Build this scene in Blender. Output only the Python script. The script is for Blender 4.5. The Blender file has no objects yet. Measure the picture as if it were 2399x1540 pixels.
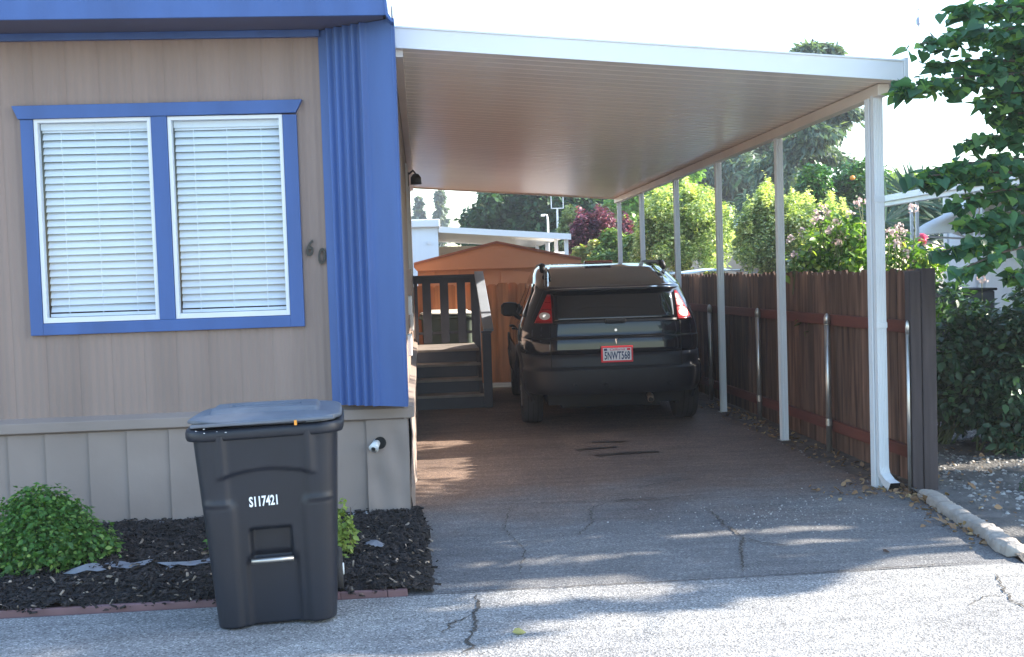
import bpy, math, random
import numpy as np
from mathutils import Vector, Matrix, noise
random.seed(7); RNG = np.random.default_rng(11)
R = math.radians
sc = bpy.context.scene
COL = sc.collection

# ---------------------------------------------------------------- camera
F, H = 2600.0, 1.55            # focal length in 2399 px wide picture units, eye height
def _n(v): v = np.array(v, float); return v/np.linalg.norm(v)
_cy = _n([(985-1199.5)/F, (770-662)/F, -1]); _cz = _n(np.cross([1, .0325, 0], _cy))
if _cz[1] < 0: _cz = -_cz
_cx = np.cross(_cy, _cz)
CR = np.array([_cx, _cy, _cz])
cam_d = bpy.data.cameras.new('camera'); cam = bpy.data.objects.new('camera', cam_d); COL.objects.link(cam)
cam_d.sensor_width = 36; cam_d.lens = 36*F/2399; cam_d.clip_start = .05; cam_d.clip_end = 3000
cam.matrix_world = Matrix.Translation((0, 0, H)) @ Matrix(CR.tolist()).to_4x4()
sc.camera = cam
def at(px, py, Y=None, Z=None, X=None):
    """world point that stands at a given depth Y (or height Z)"""
    d = CR @ np.array([(px-1199.5)/F, -(py-770)/F, -1])
    t = Y/d[1] if Y is not None else ((Z-H)/d[2] if Z is not None else X/d[0])
    return Vector((d*t + np.array([0, 0, H])).tolist())

# ---------------------------------------------------------------- light
SUN_AZ, SUN_EL = 2.0, 26.0      # degrees from +X towards +Y
w = bpy.data.worlds.new('World'); sc.world = w; w.use_nodes = True
nt = w.node_tree; bg = nt.nodes['Background']
sky = nt.nodes.new('ShaderNodeTexSky'); sky.sky_type = 'NISHITA'; sky.sun_disc = False
sky.sun_elevation = R(SUN_EL); sky.sun_rotation = R(90-SUN_AZ); sky.air_density = 1.25; sky.dust_density = .7; sky.ozone_density = 3.0
nt.links.new(sky.outputs[0], bg.inputs[0]); bg.inputs[1].default_value = .15
sd = bpy.data.lights.new('sun', 'SUN'); so = bpy.data.objects.new('sun', sd); COL.objects.link(so)
sd.energy = 4.6; sd.angle = R(.5); sd.color = (1.0, .91, .78)
sv = Vector((math.cos(R(SUN_AZ))*math.cos(R(SUN_EL)), math.sin(R(SUN_AZ))*math.cos(R(SUN_EL)), math.sin(R(SUN_EL))))
so.rotation_euler = sv.to_track_quat('Z', 'Y').to_euler()
sc.view_settings.view_transform = 'Standard'; sc.view_settings.look = 'None'; sc.view_settings.gamma = 1
sc.view_settings.exposure = 2.05
sc.cycles.use_denoising = True
sc.cycles.max_bounces = 10; sc.cycles.diffuse_bounces = 7; sc.cycles.transparent_max_bounces = 12
sc.cycles.caustics_reflective = False; sc.cycles.caustics_refractive = False

# ---------------------------------------------------------------- materials
def _mat(name):
    m = bpy.data.materials.new(name); m.use_nodes = True
    return m, m.node_tree, m.node_tree.nodes['Principled BSDF']
def _noise(t, scale, detail=4, stretch=None, coord='Object'):
    tc = t.nodes.new('ShaderNodeTexCoord'); n = t.nodes.new('ShaderNodeTexNoise')
    n.inputs['Scale'].default_value = scale; n.inputs['Detail'].default_value = detail
    mp = t.nodes.new('ShaderNodeMapping'); t.links.new(tc.outputs[coord], mp.inputs[0])
    if stretch: mp.inputs['Scale'].default_value = stretch
    t.links.new(mp.outputs[0], n.inputs['Vector'])
    return n
def _ramp(t, src, stops):
    r = t.nodes.new('ShaderNodeValToRGB'); e = r.color_ramp.elements
    while len(e) < len(stops): e.new(.5)
    for k, (p, c) in enumerate(stops): e[k].position = p; e[k].color = (*c, 1) if len(c) == 3 else c
    t.links.new(src, r.inputs[0]); return r
def _mul(c, k): return tuple(min(1, x*k) for x in c)
def _mix(t, fac, a, b, blend='MIX'):
    m = t.nodes.new('ShaderNodeMix'); m.data_type = 'RGBA'; m.blend_type = blend
    for inp, v in ((m.inputs[0], fac), (m.inputs[6], a), (m.inputs[7], b)):
        if isinstance(v, (int, float)): inp.default_value = v
        elif isinstance(v, tuple): inp.default_value = (*v, 1)
        else: t.links.new(v, inp)
    return m.outputs[2]
def _island(t):
    g = t.nodes.new('ShaderNodeNewGeometry'); return g.outputs['Random Per Island']
def M(name, c, rough=.6, var=.12, scale=3, bump=.0, bscale=60, stretch=None, metal=0, coat=0, island=0, c2=None, spec=.5, bstretch=None, dist=.004):
    m, t, b = _mat(name)
    n = _noise(t, scale, 5, stretch)
    col = _ramp(t, n.outputs[0], [(.3, _mul(c, 1-var)), (.7, c2 if c2 else _mul(c, 1+var))]).outputs[0]
    if island:
        r = _ramp(t, _island(t), [(0, (1-island,)*3), (1, (1+island,)*3)])
        col = _mix(t, 1.0, col, r.outputs[0], 'MULTIPLY')
    t.links.new(col, b.inputs['Base Color'])
    b.inputs['Roughness'].default_value = rough; b.inputs['Metallic'].default_value = metal
    b.inputs['Coat Weight'].default_value = coat; b.inputs['Specular IOR Level'].default_value = spec
    if bump:
        n2 = _noise(t, bscale, 4, bstretch); bp = t.nodes.new('ShaderNodeBump')
        bp.inputs['Strength'].default_value = bump; bp.inputs['Distance'].default_value = dist
        t.links.new(n2.outputs[0], bp.inputs['Height']); t.links.new(bp.outputs[0], b.inputs['Normal'])
    return m
def leafM(name, c1, c2, trans=.35, rough=.5, c3=None, tm=(1.5, 1.6, .5)):
    m, t, b = _mat(name)
    st = [(0, c1), (.75, c2)] + ([(1, c3)] if c3 else [])
    col = _ramp(t, _island(t), st).outputs[0]
    t.links.new(col, b.inputs['Base Color']); b.inputs['Roughness'].default_value = rough
    tr = t.nodes.new('ShaderNodeBsdfTranslucent'); t.links.new(_mix(t, 1.0, col, tm, 'MULTIPLY'), tr.inputs[0])
    mx = t.nodes.new('ShaderNodeMixShader'); mx.inputs[0].default_value = trans
    out = t.nodes['Material Output']
    t.links.new(b.outputs[0], mx.inputs[1]); t.links.new(tr.outputs[0], mx.inputs[2]); t.links.new(mx.outputs[0], out.inputs[0])
    return m
def asphaltM(name, base, speck, dark, s=90, brown=None, bump=.6):
    m, t, b = _mat(name)
    tc = t.nodes.new('ShaderNodeTexCoord')
    v = t.nodes.new('ShaderNodeTexVoronoi'); v.inputs['Scale'].default_value = s
    t.links.new(tc.outputs['Object'], v.inputs['Vector'])
    sep = t.nodes.new('ShaderNodeSeparateColor'); t.links.new(v.outputs['Color'], sep.inputs[0])
    col = _ramp(t, sep.outputs[0], [(0, dark), (.35, base), (.75, base), (1, speck)]).outputs[0]
    big = _noise(t, .9, 6); r = _ramp(t, big.outputs[0], [(.3, (.72, .72, .74)), (.68, (1.12, 1.12, 1.1))])
    col = _mix(t, 1.0, col, r.outputs[0], 'MULTIPLY')
    wv = _noise(t, 5, 5, (.5, 2.2, 1)); r2 = _ramp(t, wv.outputs[0], [(.35, (.85,)*3), (.65, (1.1,)*3)])
    col = _mix(t, 1.0, col, r2.outputs[0], 'MULTIPLY')
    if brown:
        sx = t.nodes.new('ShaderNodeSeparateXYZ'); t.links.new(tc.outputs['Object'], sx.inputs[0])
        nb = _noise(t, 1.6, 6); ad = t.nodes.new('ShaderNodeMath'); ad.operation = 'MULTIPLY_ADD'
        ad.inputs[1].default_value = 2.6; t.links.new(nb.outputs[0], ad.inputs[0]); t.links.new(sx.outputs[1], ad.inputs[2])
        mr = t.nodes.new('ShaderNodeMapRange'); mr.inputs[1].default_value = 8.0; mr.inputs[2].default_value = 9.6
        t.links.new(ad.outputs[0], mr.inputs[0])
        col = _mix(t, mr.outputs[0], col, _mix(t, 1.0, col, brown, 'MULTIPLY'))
    t.links.new(col, b.inputs['Base Color']); b.inputs['Roughness'].default_value = .85
    bp = t.nodes.new('ShaderNodeBump'); bp.inputs['Strength'].default_value = bump; bp.inputs['Distance'].default_value = .004
    t.links.new(v.outputs['Distance'], bp.inputs['Height']); t.links.new(bp.outputs[0], b.inputs['Normal'])
    return m
def glassM(name, tint=(.9, .95, 1), refl=1.0):
    m, t, b = _mat(name); t.nodes.remove(b)
    tr = t.nodes.new('ShaderNodeBsdfTransparent'); tr.inputs[0].default_value = (*tint, 1)
    gl = t.nodes.new('ShaderNodeBsdfGlossy'); gl.inputs['Roughness'].default_value = .02
    lw = t.nodes.new('ShaderNodeLayerWeight'); pw = t.nodes.new('ShaderNodeMath'); pw.operation = 'POWER'; pw.inputs[1].default_value = 4
    ad = t.nodes.new('ShaderNodeMath'); ad.operation = 'MULTIPLY_ADD'; ad.inputs[1].default_value = .9; ad.inputs[2].default_value = .06
    t.links.new(lw.outputs['Facing'], pw.inputs[0]); t.links.new(pw.outputs[0], ad.inputs[0])
    mx = t.nodes.new('ShaderNodeMixShader'); t.links.new(ad.outputs[0], mx.inputs[0])
    t.links.new(tr.outputs[0], mx.inputs[1]); t.links.new(gl.outputs[0], mx.inputs[2])
    t.links.new(mx.outputs[0], t.nodes['Material Output'].inputs[0]); return m
def simple(name, c, rough=.5, metal=0, coat=0, spec=.5):
    m, t, b = _mat(name)
    b.inputs['Base Color'].default_value = (*c, 1); b.inputs['Roughness'].default_value = rough
    b.inputs['Metallic'].default_value = metal; b.inputs['Coat Weight'].default_value = coat; b.inputs['Specular IOR Level'].default_value = spec
    return m

BLUE = (.046, .108, .305)
m_blue = M('blue_paint', BLUE, .5, .14, 1.6, .25, 60, stretch=(3, 3, .5), dist=.002)
m_wall = M('taupe_siding', (.272, .198, .166), .65, .11, 1.2, .25, 14, stretch=(5, 1, .3), bstretch=(8, 1, .4), dist=.006)
m_skirt = M('taupe_skirting', (.275, .222, .196), .55, .13, 1.5, .35, 5, dist=.012)
m_soff = M('soffit_paint', (.10, .10, .16), .7, .05)
m_white = M('white_metal', (.74, .75, .76), .38, .03, 2)
m_pan = M('cream_pan', (.93, .87, .77), .24, .03, 1.5, .2, 1.3, stretch=(.3, 3, 1), bstretch=(.6, 2, 1), dist=.02)
m_beam = M('cream_beam', (.74, .66, .58), .4, .06, 2)
m_blind = M('blind_vinyl', (.80, .82, .84), .5, .03, 3)
m_dark = simple('dark_interior', (.03, .03, .035), .9)
m_glass = glassM('window_glass')
m_vinyl = M('vinyl_frame', (.74, .76, .78), .4, .04)
m_black = simple('black_enamel', (.012, .012, .014), .3)
m_rub = M('black_rubber', (.022, .021, .022), .75, .2, 20, .3, 150)
m_foot = M('chipped_footing', (.62, .64, .66), .8, .25, 8, .6, 40)
m_ground = M('bare_soil', (.16, .13, .10), .95, .25, 2, .6, 30)
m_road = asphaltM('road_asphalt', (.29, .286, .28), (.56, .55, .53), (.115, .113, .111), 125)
m_drive = asphaltM('drive_asphalt', (.165, .163, .166), (.29, .285, .275), (.09, .09, .092), 120, brown=(1.05, .73, .56))  # browner towards the rear: dust and warm bounce light, both in the colour
m_crack = M('crack_fill', (.07, .062, .055), .95, .4, 30, .6, 60)
m_stain = M('oil_stain', (.055, .042, .036), .5, .3, 12)
m_mulch = M('bark_mulch', (.016, .013, .013), .95, .5, 18, 1.0, 60, dist=.02)
m_chip = M('bark_chip', (.026, .020, .018), .9, .3, 30, 0, island=.85)
m_chipl = M('pale_chip', (.30, .23, .17), .8, .3, 30, island=.5)
m_gravel = M('gravel_soil', (.12, .115, .11), .95, .35, 6, 1.0, 45, dist=.02)
m_peb = M('pebble', (.27, .26, .245), .85, .2, 30, island=.6)
m_edge = M('red_edging', (.20, .11, .115), .75, .2, 6, .3, 60)
m_log = M('concrete_edging', (.36, .32, .28), .9, .25, 7, .8, 40, dist=.01)
m_cedar = M('cedar_board', (.082, .038, .027), .8, .45, 3, .5, 10, stretch=(6, 6, .5), island=.5, c2=(.22, .125, .085), bstretch=(20, 20, .7), dist=.003)
m_rail = M('stained_rail', (.15, .042, .030), .7, .2, 3, .2, 30, stretch=(3, .5, 6))
m_post = M('weathered_post', (.048, .036, .037), .8, .3, 4, .4, 20, stretch=(8, 8, .5), bstretch=(12, 12, .5))
m_orange = M('orange_fence_stain', (.44, .155, .062), .6, .3, 3, .3, 12, stretch=(5, 5, .5), island=.22, bstretch=(15, 15, .6))
m_shed = M('orange_shed_paint', (.52, .24, .125), .5, .06, 1.5)
m_shedroof = M('shed_roof_metal', (.26, .10, .06), .45, .2, 4)
m_steps = M('blue_grey_porch_paint', (.055, .060, .080), .6, .12, 4, .2, 30)
m_tread = M('pale_tread', (.24, .21, .19), .7, .25, 5, .2, 30)  # treads and landing paler and browner than the risers
m_galv = M('galvanised_pipe', (.52, .50, .47), .35, .15, 8, .1, 60, metal=.85)
m_bin = M('bin_plastic', (.0065, .0095, .018), .48, .25, 3, .35, 250, dist=.0012)
m_lid = M('bin_lid_plastic', (.115, .133, .165), .5, .2, 4, .3, 200, dist=.0012)
m_label = simple('white_print', (.85, .87, .9), .5)
m_binb = M('green_bin_plastic', (.10, .125, .095), .5, .1)
m_binl = M('pale_bin_lid', (.75, .74, .68), .5, .08)
m_paint = simple('black_car_paint', (.004, .005, .009), .06, 0, 0.0, .5)
m_clad = M('grey_cladding', (.009, .009, .012), .5, .2, 9, .2, 200, dist=.001, spec=.35)
m_cglass = simple('tinted_car_glass', (.004, .005, .007), .02, 0, 0, .7)
m_uglass = simple('sloped_car_glass', (.006, .007, .008), .05, 0, 0, 1.0); m_uglass.node_tree.nodes['Principled BSDF'].inputs['IOR'].default_value = 2.6
m_seam = simple('panel_gap', (.002, .002, .002), .8)
m_red = simple('red_lens', (.30, .003, .006), .3, 0, 0, .25)
m_redd = simple('dark_red_lens', (.20, .004, .006), .2)
m_clear = M('clear_lens', (.50, .45, .42), .3, .25, 30)
m_chrome = simple('chrome', (.8, .8, .82), .15, 1)
m_plate = simple('plate_white', (.72, .70, .72), .4)
m_pred = simple('plate_frame_red', (.70, .02, .04), .4)
m_navy = simple('plate_navy', (.02, .035, .12), .5)
m_house2 = M('pale_blue_siding', (.74, .78, .82), .6, .04, 1, .15, 20, stretch=(6, 6, .4))
m_tan = M('tan_stucco', (.50, .43, .34), .8, .06)
m_bark = M('bark', (.10, .075, .06), .9, .3, 6, .8, 30, stretch=(3, 3, .6), dist=.01)
m_twig = M('brown_twig', (.11, .08, .06), .8, .3, 9)
m_gstem = M('green_stem', (.10, .13, .05), .7, .3, 9)

# ---------------------------------------------------------------- object helpers
LOC = {}
def rootloc(o):
    while o.parent is not None: o = o.parent
    return LOC.get(o.name, Vector((0, 0, 0)))
def props(o, label=None, cat=None, group=None, kind=None):
    if label: o['label'] = label
    if cat: o['category'] = cat
    if group: o['group'] = group
    if kind: o['kind'] = kind
    return o
def thing(name, label, cat, loc=(0, 0, 0), group=None, rz=0, local=False):
    o = bpy.data.objects.new(name, None); COL.objects.link(o); o.empty_display_size = .1
    o.location = loc; o.rotation_euler = (0, 0, rz)
    LOC[o.name] = Vector((0, 0, 0)) if local else Vector(loc)
    return props(o, label, cat, group)
def _link(name, me, mat, parent, origin, smooth):
    o = bpy.data.objects.new(name, me); COL.objects.link(o)
    if mat: me.materials.append(mat)
    if parent is not None: o.parent = parent
    elif origin is not None: o.location = origin; LOC[o.name] = Vector(origin)
    if smooth:
        me.polygons.foreach_set('use_smooth', [True]*len(me.polygons))
    return o
class MB:
    def __init__(s): s.v = []; s.f = []
    def add(s, vs, fs):
        k = len(s.v); s.v += [tuple(p) for p in vs]; s.f += [tuple(i+k for i in f) for f in fs]; return s
    def box(s, x0, x1, y0, y1, z0, z1):
        return s.add([(x0,y0,z0),(x1,y0,z0),(x1,y1,z0),(x0,y1,z0),(x0,y0,z1),(x1,y0,z1),(x1,y1,z1),(x0,y1,z1)],
                     [(0,3,2,1),(4,5,6,7),(0,1,5,4),(1,2,6,5),(2,3,7,6),(3,0,4,7)])
    def obox(s, c, size, m):
        hx, hy, hz = size[0]/2, size[1]/2, size[2]/2; c = Vector(c)
        vs = [c + m @ Vector((a*hx, b*hy, d*hz)) for d in (-1, 1) for a, b in ((-1,-1),(1,-1),(1,1),(-1,1))]
        return s.add(vs, [(0,3,2,1),(4,5,6,7),(0,1,5,4),(1,2,6,5),(2,3,7,6),(3,0,4,7)])
    def beam(s, p, q, wx, wz, up=(0, 0, 1)):
        p, q = Vector(p), Vector(q); d = (q-p); L = d.length; d.normalize()
        x = d.cross(Vector(up)).normalized(); z = x.cross(d)
        m = Matrix((x, d, z)).transposed()
        return s.obox((p+q)/2, (wx, L, wz), m)
    def tube(s, pts, r, n=8, cap=True):
        pts = [Vector(p) for p in pts]; rs = r if isinstance(r, (list, tuple)) else [r]*len(pts)
        k = len(s.v); u = None
        for i, p in enumerate(pts):
            d = (pts[min(i+1, len(pts)-1)] - pts[max(i-1, 0)]).normalized()
            if u is None: u = d.orthogonal().normalized()
            u = (u - d*u.dot(d)).normalized(); v = d.cross(u)
            for a in range(n):
                t = 2*math.pi*a/n; s.v.append(tuple(p + (u*math.cos(t)+v*math.sin(t))*rs[i]))
        for i in range(len(pts)-1):
            for a in range(n):
                b = (a+1) % n; s.f.append((k+i*n+a, k+i*n+b, k+(i+1)*n+b, k+(i+1)*n+a))
        if cap:
            s.f.append(tuple(k+a for a in reversed(range(n)))); s.f.append(tuple(k+(len(pts)-1)*n+a for a in range(n)))
        return s
    def prism(s, poly, axis, d0, d1):
        """poly in the two other axes (x,z) for axis y; (x,y) for z; (y,z) for x"""
        def P(a, b, d): return {'y': (a, d, b), 'z': (a, b, d), 'x': (d, a, b)}[axis]
        n = len(poly)
        return s.add([P(a, b, d0) for a, b in poly] + [P(a, b, d1) for a, b in poly],
                     [tuple(range(n)), tuple(range(2*n-1, n-1, -1))] + [(i, i+n, (i+1) % n+n, (i+1) % n) for i in range(n)])
    def grid(s, fn, us, vs, closed=False):
        k = len(s.v); nu, nv = len(us), len(vs)
        for v in vs:
            for u in us: s.v.append(tuple(fn(u, v)))
        for j in range(nv-1):
            for i in range(nu if closed else nu-1):
                i2 = (i+1) % nu
                s.f.append((k+j*nu+i, k+j*nu+i2, k+(j+1)*nu+i2, k+(j+1)*nu+i))
        return s
    def build(s, name, mat, parent=None, smooth=False, bevel=0, origin=None, fix=True):
        off = rootloc(parent) if parent is not None else (Vector(origin) if origin is not None else Vector((0, 0, 0)))
        me = bpy.data.meshes.new(name)
        me.from_pydata([(a-off.x, b-off.y, c-off.z) for a, b, c in s.v], [], s.f)
        if fix:
            import bmesh
            bm = bmesh.new(); bm.from_mesh(me); bmesh.ops.recalc_face_normals(bm, faces=bm.faces); bm.to_mesh(me); bm.free()
        o = _link(name, me, mat, parent, origin, smooth)
        if bevel:
            b = o.modifiers.new('bevel', 'BEVEL'); b.width = bevel; b.segments = 2; b.limit_method = 'ANGLE'; b.angle_limit = R(40)
        return o
def struct(o, **k): o['kind'] = 'structure'; return props(o, **k)

# scattered small faces (leaves, chips, petals) --------------------------------
T_DIAMOND = (np.array([(0,0,0),(.36,.45,.10),(0,1,0),(-.36,.45,.10)], float), [(0,1,2,3)])
T_NEEDLE = (np.array([(-.10,0,0),(.10,0,0),(.14,.5,-.05),(0,1,-.2),(-.14,.5,-.05)], float), [(0,1,2,3,4)])
T_LEAF = (np.array([(0,0,0),(.26,.25,.08),(.28,.55,.09),(0,1,-.05),(-.28,.55,.09),(-.26,.25,.08)], float), [(0,1,2,3),(0,3,4,5)])
T_HEART = (np.array([(0,0,0),(.30,-.14,.06),(.53,.10,.13),(.50,.40,.12),(.25,.75,.05),(0,1.08,-.10),(-.25,.75,.05),(-.50,.40,.12),(-.53,.10,.13),(-.30,-.14,.06)], float),
           [(0,1,2,3,4,5),(0,5,6,7,8,9)])
T_CHIP = (np.array([(-.5,-.12,0),(.5,-.2,0),(.5,.15,0),(-.4,.2,0),(-.45,-.08,.14),(.42,-.1,.16),(.4,.08,.15),(-.35,.1,.13)], float),
          [(4,5,6,7),(0,1,5,4),(1,2,6,5),(2,3,7,6),(3,0,4,7)])
T_PEB = (np.array([(-.5,-.3,0),(.1,-.5,0),(.5,0,0),(.2,.45,0),(-.4,.35,0),(-.25,-.1,.4),(.2,-.15,.45),(.1,.2,.4)], float),
         [(0,1,6,5),(1,2,6),(2,3,7,6),(3,4,5,7),(4,0,5),(5,6,7)])
def rnd(n, k=3): return RNG.normal(size=(n, k))
def unit(a): return a/np.maximum(np.linalg.norm(a, axis=1, keepdims=True), 1e-9)
def frames(nrm, tip):
    z = unit(nrm); y = unit(tip - z*np.sum(tip*z, 1, keepdims=True)); x = np.cross(y, z)
    return np.stack([x, y, z], axis=2)
def scatter(name, T, P, Rm, S, mat, parent=None, origin=None, smooth=False):
    tv, tf = T; n = len(P); k = len(tv)
    if np.ndim(S) == 0: S = np.full(n, S)
    V = np.einsum('nij,kj->nki', Rm, tv)*np.asarray(S)[:, None, None] + np.asarray(P)[:, None, :]
    off = rootloc(parent) if parent is not None else (Vector(origin) if origin is not None else Vector((0, 0, 0)))
    V = V.reshape(-1, 3) - np.array(off)
    me = bpy.data.meshes.new(name); me.vertices.add(n*k); me.vertices.foreach_set('co', V.astype(np.float32).ravel())
    loop = np.concatenate([np.array(f) for f in tf]); sizes = np.array([len(f) for f in tf])
    L = (np.arange(n)[:, None]*k + loop[None, :]).ravel()
    me.loops.add(len(L)); me.loops.foreach_set('vertex_index', L.astype(np.int32))
    st = np.concatenate([[0], np.cumsum(sizes)[:-1]]); per = sizes.sum()
    me.polygons.add(n*len(tf)); me.polygons.foreach_set('loop_start', (np.arange(n)[:, None]*per + st[None, :]).ravel().astype(np.int32))
    me.update(calc_edges=True); me.validate()
    return _link(name, me, mat, parent, origin, smooth)
def blob_pts(blobs, N, shell=.55):
    """points and outward directions in a set of (cx,cy,cz,rx,ry,rz) ellipsoids, weighted to their shells"""
    B = np.array(blobs, float); wgt = (B[:, 3]*B[:, 4]*B[:, 5])**(2/3); idx = RNG.choice(len(B), N, p=wgt/wgt.sum())
    d = unit(rnd(N)); r = shell + (1-shell)*RNG.random(N)**.7; r *= 1+.10*RNG.normal(size=N)
    b = B[idx]; P = b[:, :3] + d*b[:, 3:]*r[:, None]
    return P, d
def shade_cut(P):
    """leaves kept by where their shadow lands: shapes road shade and light streaks"""
    k = 1/math.tan(R(SUN_EL)); X = P[:, 0]-P[:, 2]*k*math.cos(R(SUN_AZ)); Y = P[:, 1]-P[:, 2]*k*math.sin(R(SUN_AZ))
    wob = np.array([noise.noise(Vector((x*.8, y*.1, 2)))*.16+noise.noise(Vector((x*2.6, y*9, 5)))*.13 for x, y in zip(X, Y)])
    lim = np.interp(X, [-3, 0, .65, 1.2, 1.6, 1.95, 2.4, 3.2], [4.70, 4.72, 4.86, 4.95, 5.05, 5.30, 5.85, 6.15])+wob*.8
    gap = np.array([noise.noise(Vector((x*.75, y*9.5, 9))) for x, y in zip(X, Y)])
    hole = (gap > -.02) & (Y < 6.55) & (X > -.2) & (X < 3.3)
    return (Y > lim) & ~hole
def foliage(name, blobs, N, size, mat, parent=None, T=T_DIAMOND, up=.6, out=.5, jit=.7, droop=0.0, shell=.55, origin=None, zmin=None, svar=.35, keep=None):
    P, d = blob_pts(blobs, N, shell)
    if keep is not None: k = keep(P); P = P[k]; d = d[k]
    if zmin is not None: k = P[:, 2] > zmin; P = P[k]; d = d[k]
    n = len(P)
    nr = unit(d*out + np.array([0, 0, up]) + rnd(n)*jit*.6)
    tip = unit(d*.8 + rnd(n)*.7 + np.array([0, 0, -droop]))
    return scatter(name, T, P, frames(nr, tip), size*(1+svar*RNG.normal(size=n)).clip(.4, 2), mat, parent, origin)
def clumps(c, rad, n, cr, zs=1.0, seed=0):
    """n small ellipsoids spread over a big ellipsoid's volume: an uneven outline with gaps"""
    g = np.random.default_rng(seed); out = []
    for _ in range(n):
        d = g.normal(size=3); d /= np.linalg.norm(d); r = g.random()**.45
        p = np.array(c) + d*np.array(rad)*r; q = cr*(.65+.7*g.random())
        out.append((p[0], p[1], p[2], q, q, q*zs))
    return out
def limbs(mb, base, top, n, spread, r0, seed=0, sag=0):
    g = random.Random(seed); base = Vector(base); top = Vector(top)
    mid = base.lerp(top, .5) + Vector((g.uniform(-1, 1), g.uniform(-1, 1), 0))*spread*.08
    mb.tube([base, mid, top], [r0, r0*.7, r0*.3], 8)
    for i in range(n):
        t = .3+.65*i/max(1, n-1); p = base.lerp(mid, t*2) if t < .5 else mid.lerp(top, t*2-1)
        a = i*2.4+g.random(); L = spread*(1.1-.6*t)
        q = p + Vector((math.cos(a)*L, math.sin(a)*L, L*(.5-sag)))
        m2 = p.lerp(q, .5) + Vector((0, 0, L*.08))
        mb.tube([p, m2, q], [r0*.45*(1.1-t), r0*.28*(1.1-t), r0*.08], 6)
def text_mesh(name, s, size, mat, parent, loc, rot, sx=1.0, extr=.001, font_shear=0, bold=0, spacing=1.0):
    cu = bpy.data.curves.new(name, 'FONT'); cu.body = s; cu.size = size; cu.extrude = extr; cu.shear = font_shear
    cu.align_x = 'CENTER'; cu.align_y = 'CENTER'; cu.offset = bold; cu.space_character = spacing; cu.resolution_u = 3
    tmp = bpy.data.objects.new('tmp', cu); COL.objects.link(tmp)
    bpy.context.view_layer.update()
    me = bpy.data.meshes.new_from_object(tmp.evaluated_get(bpy.context.evaluated_depsgraph_get()))
    bpy.data.objects.remove(tmp); me.name = name; me.materials.clear()
    me.transform(Matrix.Translation(Vector(loc)-rootloc(parent)) @ rot.to_4x4() @ Matrix.Diagonal((sx, 1, 1, 1)))
    return _link(name, me, mat, parent, None, False)
FACE_CAM = Matrix.Rotation(R(90), 3, 'X')      # text lies in xy -> stands in xz facing -Y

def zg(y): return min(max((y-7.0)*.0115, 0), .055)
def nz(x, y, s, a): return noise.noise(Vector((x*s, y*s, 3.1)))*a

# ================================================================ GROUND
G = MB(); G.grid(lambda x, y: (x, y, -.035), [-400, -60, -12, 12, 60, 400], [-150, -20, 0, 17.5, 60, 900]); struct(G.build('ground', m_ground))
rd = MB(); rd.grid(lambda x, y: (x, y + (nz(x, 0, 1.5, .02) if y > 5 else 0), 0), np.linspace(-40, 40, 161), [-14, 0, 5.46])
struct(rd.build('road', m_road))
# a little apron of road to the right of the kerb, beyond the drive's mouth
dv = MB()
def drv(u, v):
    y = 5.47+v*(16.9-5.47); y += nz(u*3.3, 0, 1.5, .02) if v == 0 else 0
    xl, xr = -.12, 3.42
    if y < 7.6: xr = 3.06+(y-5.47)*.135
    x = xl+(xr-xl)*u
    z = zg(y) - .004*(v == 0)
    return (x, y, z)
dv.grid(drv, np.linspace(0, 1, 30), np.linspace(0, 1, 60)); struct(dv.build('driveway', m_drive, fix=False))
ss = MB(); ys_ = np.linspace(7.45, 15.8, 240); k0 = len(ss.v)
for y in ys_: ss.v += [(3.13+nz(y, 1, 2.0, .10)+nz(y, 4, 9, .05)-min(0, y-8.2)*.15, y, zg(y)+.005), (3.44, y, zg(y)+.012)]
ss.f += [(2*i, 2*i+1, 2*i+3, 2*i+2) for i in range(len(ys_)-1)]
struct(ss.build('soil_strip', M('damp_soil', (.10, .075, .06), .95, .4, 9, 1.0, 60), fix=False))
# far street across, seen only in reflections and from the side
yd = MB(); yd.grid(lambda x, y: (x, y, -.03+zg(y)*.6+.056*min(1, max(0, (y-5.3)*4))+(nz(x, y, 2.2, .035)+nz(x, y, 9, .01))*min(1, max(0, (y-5.3)*4))),
                   np.concatenate([np.linspace(3.02, 8, 50), np.linspace(8.4, 26, 30)]), np.concatenate([np.linspace(5.30, 12, 62), np.linspace(12.5, 24, 20)]))
for i, p in enumerate(yd.v):            # the yard's left edge follows the kerb line
    x, y, z = p
    e_ = 3.055+(y-5.47)*.12 if y < 7.4 else 3.45
    if x < e_+.35: yd.v[i] = (e_+(x-3.02)*.35/(e_+.35-3.02), y, z)
struct(yd.build('gravel_yard', m_gravel, smooth=True))
mu = MB(); mu.grid(lambda x, y: (x, y, .012+.04*min(1, max(0, (y-5.47)*3))*min(1, max(0, (.12-x)*5))+abs(nz(x, y, 3.1, .05))+nz(x, y, 13, .02)+nz(x, y, 40, .008)),
                   np.concatenate([np.linspace(-9, -3.1, 40), np.linspace(-3, .10, 130)]), np.linspace(5.50, 7.42, 90))
for i, (x, y, z) in enumerate(mu.v):
    if x > -.3:
        lim = (.0 if y < 6.6 else .0-(y-6.6)*.06)+nz(x, y, 5, .05); lim += nz(x*0, y, 16, .035); mu.v[i] = (min(x, lim), y, z if x < lim else .004)
struct(mu.build('mulch_bed', m_mulch, smooth=True))
def mulch_z(x, y): return .012+.04*min(1, max(0, (y-5.47)*3))*min(1, max(0, (.12-x)*5))+abs(nz(x, y, 3.1, .05))+nz(x, y, 13, .02)
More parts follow.
